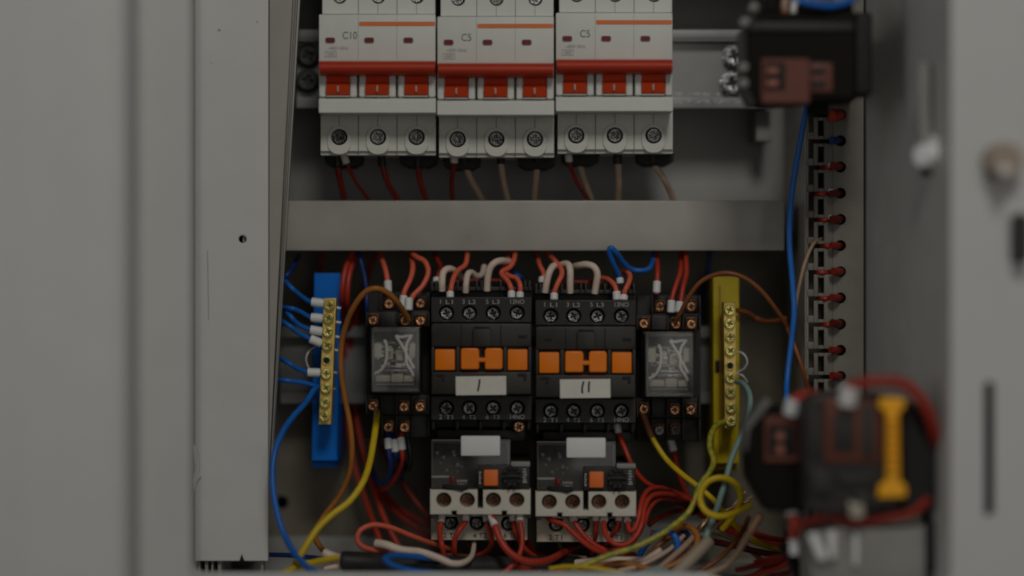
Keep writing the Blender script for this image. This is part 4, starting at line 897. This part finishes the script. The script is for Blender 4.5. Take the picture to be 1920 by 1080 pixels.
wire('teal_wire', 'pale teal wire hanging from the earth bar through the yellow coil', 'w_teal', 5.0, [(1378, 716, 22), (1392, 718, 16), (1404, 734, 10), (1407, 756, 6), (1401, 788, 0), (1386, 826, -5), (1371, 862, -9), (1362, 896, -12), (1353, 926, -13), (1342, 960, -12), (1330, 990, -12), (1320, 1016, -14), (1304, 1040, -16), (1276, 1062, -18), (1245, 1085, -20)], [('w_copper', (1377, 716, 23), (1390, 717, 17.5), 3.2)], r_end=6.2)
wire('copper_strand', 'frayed bare copper strand behind the yellow coil', 'w_copper', 3.2, [(1306, 1000, 0), (1326, 982, 4), (1352, 962, 8), (1382, 948, 8), (1406, 938, 6)])
wire('copper_strand', 'second frayed copper strand leaning behind the yellow coil', 'w_tan', 3.4, [(1330, 1000, 4), (1352, 978, 8), (1378, 946, 12), (1398, 922, 14)])
wire('copper_strand', 'short copper strand standing beside the teal wire', 'w_copper', 4.2, [(1296, 1012, -4), (1312, 992, -4), (1326, 974, -2), (1336, 956, 2)], r_end=3)
wire('sheathed_cable', 'cut beige cable sheath lying on the floor below the teal wire', 'w_sheath', 12, [(1330, 1014, -20), (1308, 1036, -24), (1278, 1066, -28), (1242, 1104, -30)], cat='cable')
wire('blue_wire', 'bright blue wire arched over the floor inside the brown loop', 'w_blue', 6, [(1195, 1050, 8), (1212, 1020, 2), (1234, 1001, -4), (1254, 997, -8), (1268, 1010, -10), (1270, 1030, -10), (1262, 1054, -8)])
wire('blue_wire', 'short blue wire behind the arched blue one', 'w_dblue', 5.4, [(1258, 984, 10), (1280, 994, 6), (1294, 1008, 4), (1304, 1024, 6)])
wire('brown_wire', 'orange brown wire looped around the arched blue one', 'w_ochre', 6, [(1254, 1000, 6), (1276, 988, 0), (1296, 990, -6), (1308, 1006, -10), (1304, 1026, -13), (1284, 1046, -15), (1256, 1062, -16), (1226, 1068, -16), (1196, 1062, -14), (1166, 1056, -12), (1120, 1062, -12), (1070, 1070, -12), (1020, 1080, -10)])
wire('beige_wire', 'beige wire bent up at its end below overload relay two', 'w_beige', 7, [(1080, 1056, 4), (1130, 1050, -2), (1176, 1050, -6), (1206, 1049, -8), (1224, 1040, -9), (1240, 1030, -10)], r_end=5.5)
wire('blue_wire', 'blue wire running along the floor under the orange brown loop', 'w_blue', 5, [(1110, 1066, 4), (1140, 1069, -4), (1180, 1072, -10), (1230, 1080, -16)])
wire('brown_wire', 'stripped two-tone wire rising free from the floor', 'w_tan', 6, [(1280, 1086, -24), (1330, 1074, -26), (1362, 1060, -28), (1384, 1034, -32), (1400, 1008, -36), (1414, 986, -38), (1426, 966, -40)], [('w_copper', (1409, 994, -37.5), (1427, 964, -40.2), 6.2)])
wire('pink_wire', 'faded pink brown wire slanting behind the free stripped wire', 'w_tan', 5, [(1318, 992, 26), (1350, 1000, 22), (1384, 1016, 18), (1412, 1036, 14), (1440, 1062, 8)])
wire('grey_wire', 'thin grey wire drooping below overload relay two', 'w_tan', 3.6, [(1046, 1012, 30), (1054, 1030, 26), (1072, 1042, 22), (1100, 1046, 20)])
wire('blue_wire', 'thin blue wire on the floor below overload relay one', 'w_dblue', 3.6, [(962, 1016, 40), (958, 1040, 30), (944, 1058, 20), (920, 1072, 10), (890, 1084, 0)])

# ================================================================== contactors standing out from the slotted duct
def bar_marks(b, xs): pass
t = thing('contactor', 'black side contactor with a red brown label, high on the slotted duct', 'contactor', P(1510, 200, -20), 'contactors on the slotted duct')
D = -72
b = MB(); b.shape([[(1396, 62), (1420, 30), (1440, 22), (1560, 26), (1604, 20), (1604, 186), (1560, 186), (1440, 196), (1414, 192), (1398, 164)]], D, -44, 1.2)
b.build('body', 'black3', t)
b = MB(); b.pbox(1602, 22, 1637, 178, D+12, -42, 2.6, 3); b.build('base', 'blackest', t)
b = MB(); b.shape([[(1388, 60), (1412, 22), (1420, 26), (1399, 62), (1401, 162), (1418, 196), (1408, 200), (1390, 166)]], D-3, D+14, 0.8); b.build('edge_rim', 'black2', t)
b = MB(); b.box(0.141, 0.156, -0.0435, 0.0105, P(0,170,-44).z, P(0,50,-44).z, 0.5); b.build('mount', 'black3', t)
b = MB()
for x, y in ((1397, 40), (1414, 12), (1395, 125), (1395, 155)): b.pcyl(x, y, 8, D-6, D+4, 14, bev=0.6)
b.build('rim_stud', 'duct', t)
b = MB(); b.shape([rect(1428, 110, 1518, 193), rect(1434, 119, 1472, 170)], D-2, D-0.2, 0.3); lb = b.build('label', 'plum', t)
b = MB(); b.pbox(1435, 120, 1471, 169, D-1.0, D-0.15, 0.1); b.pbox(1438, 119.5, 1440, 120, D-1.2, D-0.2, 0); b.build('window', 'blackest', lb)
b = MB(); b.pbox(1438, 127, 1460, 138, D-2.2, D-1.1, 0.3); b.pbox(1438, 150, 1460, 162, D-2.2, D-1.1, 0.3); b.build('mark', 'plum2', lb)
b = MB(); b.pbox(1519, 118, 1561, 172, D-1.4, D-0.2, 0.3); sl = b.build('side_label', 'plum', t)
b = MB(); b.pbox(1521, 128, 1548, 138, D-2.2, D-1.5, 0.2); b.pbox(1521, 152, 1548, 163, D-2.2, D-1.5, 0.2); b.build('bar_mark', 'blackest', sl)
b = MB(); b.pbox(1440, 6, 1466, 24, D+6, D+30, 0.8); b.pbox(1500, 2, 1600, 22, D+4, -44, 1.0); b.build('terminal_deck', 'black3', t)
b = MB(); b.pbox(1516, 190, 1556, 214, D+20, -44, 0.8); b.build('foot', 'black3', t)
b = MB(); b.pbox(1404, 42, 1600, 58, D-1.6, D-0.2, 0.5); b.build('front_ridge', 'black', t)
wire('beige_wire', 'beige wire standing on the high side contactor', 'w_tan', 7, [(1474, -40, -50), (1473, -10, -52), (1471, 14, -54), (1470, 30, -54)], [('w_red', (1470, 22, -54), (1470, 34, -54), 7.5)])
wire('white_wire', 'white sleeved wire standing beside the beige one on the high side contactor', 'ferrule', 9, [(1492, -30, -50), (1491, 5, -52), (1489, 28, -54)])
wire('blue_wire', 'blue wire sagging across the top of the high side contactor', 'w_blue', 6.5, [(1460, -30, -72), (1490, -4, -76), (1530, 8, -76), (1565, 10, -74), (1600, -2, -70), (1640, -30, -60)])

t = thing('contactor', 'large black side contactor with an amber strip, low on the slotted duct', 'contactor', P(1600, 960, -60), 'contactors on the slotted duct')
D = -108
b = MB(); b.shape([[(1400, 802), (1424, 768), (1512, 764), (1512, 962), (1438, 960), (1404, 900)]], D+22, -60, 1.2); b.build('rear_body', 'black3', t)
b = MB(); b.shape([[(1396, 796), (1438, 746), (1448, 754), (1406, 806), (1402, 846), (1396, 846)]], D+20, D+30, 0.8); b.build('edge_rim', 'rail_dull', t)
b = MB(); b.box(0.141, 0.158, -0.0595, 0.0105, P(0,930,-60).z, P(0,800,-60).z, 0.5); b.build('mount', 'black3', t)
b = MB(); b.shape([rect(1434, 780, 1502, 866), rect(1441, 798, 1492, 856)], D+20, D+21.8, 0.3); lb = b.build('label', 'plum', t)
b = MB(); b.pbox(1442, 799, 1491, 855, D+21, D+21.9, 0.1); b.build('window', 'blackest', lb)
b = MB(); b.pcyl(1463, 818, 8.5, D+19.6, D+20.9, 14); b.pcyl(1463, 843, 8.5, D+19.6, D+20.9, 14); b.build('mark', 'plum2', lb)
b = MB(); b.shape([[(1506, 758), (1530, 740), (1690, 748), (1690, 955), (1560, 968), (1510, 958)]], D, -60, 1.4); b.build('front_body', 'black', t)
b = MB(); b.pbox(1546, 746, 1652, 868, D-2, D-0.2, 0.8); lb = b.build('label', 'plum', t)
b = MB(); b.pbox(1562, 776, 1602, 848, D-2.6, D-2.1, 0.2); b.build('window', 'black', lb)
b = MB(); b.shape([[(1650, 746), (1696, 746), (1698, 764), (1686, 774), (1688, 900), (1700, 912), (1700, 932), (1646, 934), (1648, 912), (1662, 900), (1662, 774), (1648, 764)]], D-6, D-2.2, 1.4)
am = b.build('amber_strip', 'amber', t)
b = MB()
for y in range(784, 896, 16): b.pbox(1664, y, 1685, y+8, D-8.2, D-6.1, 0.5)
b.build('amber_rib', 'amber', am)
b = MB()
for x0, y0, x1, y1, q in ((1520, 880, 1560, 930, 3), (1570, 890, 1640, 910, 2), (1600, 920, 1636, 950, 4), (1520, 770, 1538, 860, 2), (1616, 760, 1640, 860, 2.6)):
    b.pbox(x0, y0, x1, y1, D-q, D-0.2, 0.6)
b.build('moulding', 'black2', t)
b = MB(); b.shape([[(1692, 752), (1755, 770), (1757, 950), (1694, 958)]], D+2, -60, 1.4); b.build('base', 'blackest', t)
b = MB()
for x in (1592, 1620): b.pbox(x-10, 736, x+10, 746, D+10, D+40, 0.6)
b.build('terminal_deck', 'black', t)
wire('red_wire', 'thick red wire running over the large side contactor to the wall side', 'w_mred', 11, [(1586, 750, -112), (1598, 724, -114), (1640, 716, -116), (1690, 718, -116), (1722, 742, -116), (1742, 776, -115), (1752, 815, -110), (1756, 850, -98), (1750, 890, -80)], [('ferrule', (1588, 758, -112), (1594, 726, -114), 17)])
wire('red_wire', 'short red wire with white sleeve on the rear top of the large side contactor', 'w_red', 8, [(1484, 772, -88), (1490, 750, -90), (1508, 740, -90), (1530, 738, -84)], [('ferrule', (1482, 776, -88), (1489, 750, -90), 14)])
t = thing('overload_relay', 'pale grey overload relay under the large side contactor', 'overload relay', P(1640, 1090, -60), 'overload relays below the contactors')
b = MB(); b.shape([[(1520, 1002), (1560, 990), (1736, 986), (1738, 1120), (1524, 1120)]], -100, -60, 1.4); b.build('body', 'duct', t)
b = MB(); b.shape([[(1516, 1004), (1530, 998), (1552, 1040), (1548, 1052), (1534, 1050)]], -106, -100.2, 0.8); b.shape([[(1552, 998), (1568, 996), (1568, 1046), (1556, 1050)]], -106, -100.2, 0.8); b.shape([rect(1600, 1000, 1610, 1060)], -103, -100.2, 0.6); b.build('ridge', 'tag_white', t)
b = MB(); b.pbox(1738.5, 976, 1756, 1078, -104, -60, 2.0); b.build('end_block', 'blackest', t)
b = MB(); b.box(0.141, 0.158, -0.0595, 0.0105, P(0,1110,-60).z, P(0,1030,-60).z, 0.5); b.build('mount', 'black3', t)
b = MB(); b.pbox(1566, 962, 1730, 990, -92, -60, 1.2); b.build('terminal_block', 'beige_low', t)
wire('red_wire', 'red wire humped along the top of the pale overload relay', 'w_mred', 9, [(1492, 1000, -84), (1500, 985, -88), (1530, 974, -94), (1565, 970, -98), (1600, 980, -100), (1650, 972, -102), (1705, 962, -104), (1742, 935, -106)], [('beige_low', (1605, 942, -110), (1607, 966, -108), 14)])
wire('red_wire', 'upright red wire with white sleeve beside the pale overload relay', 'w_red', 8, [(1487, 945, -80), (1489, 970, -82), (1488, 1000, -82), (1490, 1020, -80)], [('ferrule', (1485, 944, -80), (1487, 966, -82), 14), ('w_blue', (1502, 942, -80), (1501, 966, -82), 5), ('tag_white', (1489, 1010, -80), (1490, 1040, -80), 9)])
t = thing('wire_bundle', 'bright red wire bundle held by a black cable tie beside the pale overload relay', 'wire bundle', P(1470, 1070, -60))
for i, (a, c) in enumerate(((0, 0), (11, 8), (22, -6), (33, 10), (-10, 6), (5, -12))):
    b = MB(); b.tube([P(1404+2*c, 1064+a, -18), P(1432+c, 1057+a*0.8, -24), P(1470+c, 1048+a*0.7, -32), P(1497+c*0.5, 1026+a*0.6, -42), P(1516+c*0.5, 1002+a*0.6, -52), P(1545, 984+a*0.5, -56)], px_r(5.2), 10)
    b.build('strand', 'w_dred' if i % 2 else 'w_red', t, smooth=60)
b = MB(); b.cyl(P(1474, 1026, -50), P(1500, 1080, -46), px_r(9), 12); b.pcyl(1478, 1034, 12, -60, -46, 12, bev=0.5); b.build('cable_tie', 'blackest', t)

# ------------------------------------------------------------------ more of the tangle on the floor
wire('brown_wire', 'brown wire running up between the beige and the blue floor wires', 'w_brown', 5.5, [(1188, 1072, 2), (1212, 1046, -2), (1238, 1020, -2), (1262, 1004, 4), (1290, 990, 12)])
wire('tan_wire', 'tan wire lying beside the cut cable sheath', 'w_tan', 6, [(1216, 1080, -18), (1250, 1054, -16), (1282, 1026, -12), (1306, 1000, -6), (1322, 978, 2)])
wire('red_wire', 'dark red wire crossing behind the cut cable sheath towards the contactor block', 'w_ddred', 6, [(1220, 1000, 24), (1280, 1006, 22), (1350, 1018, 18), (1420, 1034, 10), (1490, 1046, 0)])
wire('red_wire', 'red wire sagging low between the two overload relays', 'w_dred', 5, [(986, 1010, 36), (1002, 1034, 26), (1030, 1048, 20), (1064, 1044, 24), (1090, 1020, 36)])
wire('teal_wire', 'short teal wire stub lying by the cabinet sill', 'w_teal', 6, [(1196, 1078, -30), (1220, 1070, -32), (1240, 1068, -32), (1256, 1076, -30)])
wire('yellow_wire', 'thin yellow wire tail beyond the stripped two-tone wire', 'w_yellow', 3.6, [(1366, 978, 12), (1384, 992, 12), (1402, 1002, 10), (1424, 1016, 8), (1446, 1024, 8)])
wire('brown_wire', 'dark brown wire under the pale red loop', 'w_brown', 5, [(690, 1034, 20), (740, 1040, 16), (790, 1042, 14), (850, 1040, 20), (920, 1050, 24), (1000, 1060, 26)])
wire('copper_strand', 'pale copper strand fanning out above the yellow coil end', 'w_tan', 2.6, [(1340, 986, 10), (1366, 964, 12), (1392, 944, 10), (1412, 930, 8)])

wire('red_wire', 'red wire threading low past the end of the beige cable core', 'w_red', 4.6, [(880, 1020, 34), (900, 1040, 24), (930, 1050, 14), (970, 1062, 4), (1010, 1072, -6)])
wire('yellow_wire', 'thin yellow wire lying along the sill below the striped wire', 'w_yellow', 4.0, [(1030, 1066, -26), (1070, 1062, -28), (1120, 1066, -30), (1170, 1074, -32)])
wire('blue_wire', 'dull blue wire dipping behind the red bowl of overload relay two', 'w_dblue', 4.4, [(1082, 1010, 34), (1104, 1026, 26), (1128, 1042, 18), (1160, 1054, 10), (1200, 1060, 4)])
wire('red_wire', 'red wire passing behind the yellow coil towards the contactor block', 'w_dred', 5, [(1290, 936, 36), (1320, 952, 34), (1356, 976, 30), (1400, 996, 26), (1450, 1010, 20), (1500, 1016, 12)])
wire('beige_wire', 'thin beige wire under the arched blue wire', 'w_pink', 4.6, [(1160, 1070, -14), (1196, 1062, -14), (1230, 1046, -12), (1258, 1028, -8), (1282, 1004, -2)])
wire('brown_wire', 'brown wire lying just behind the stripped two-tone wire', 'w_brown', 4.6, [(1300, 1076, -16), (1340, 1054, -14), (1370, 1026, -10), (1392, 996, -2), (1404, 970, 6)])
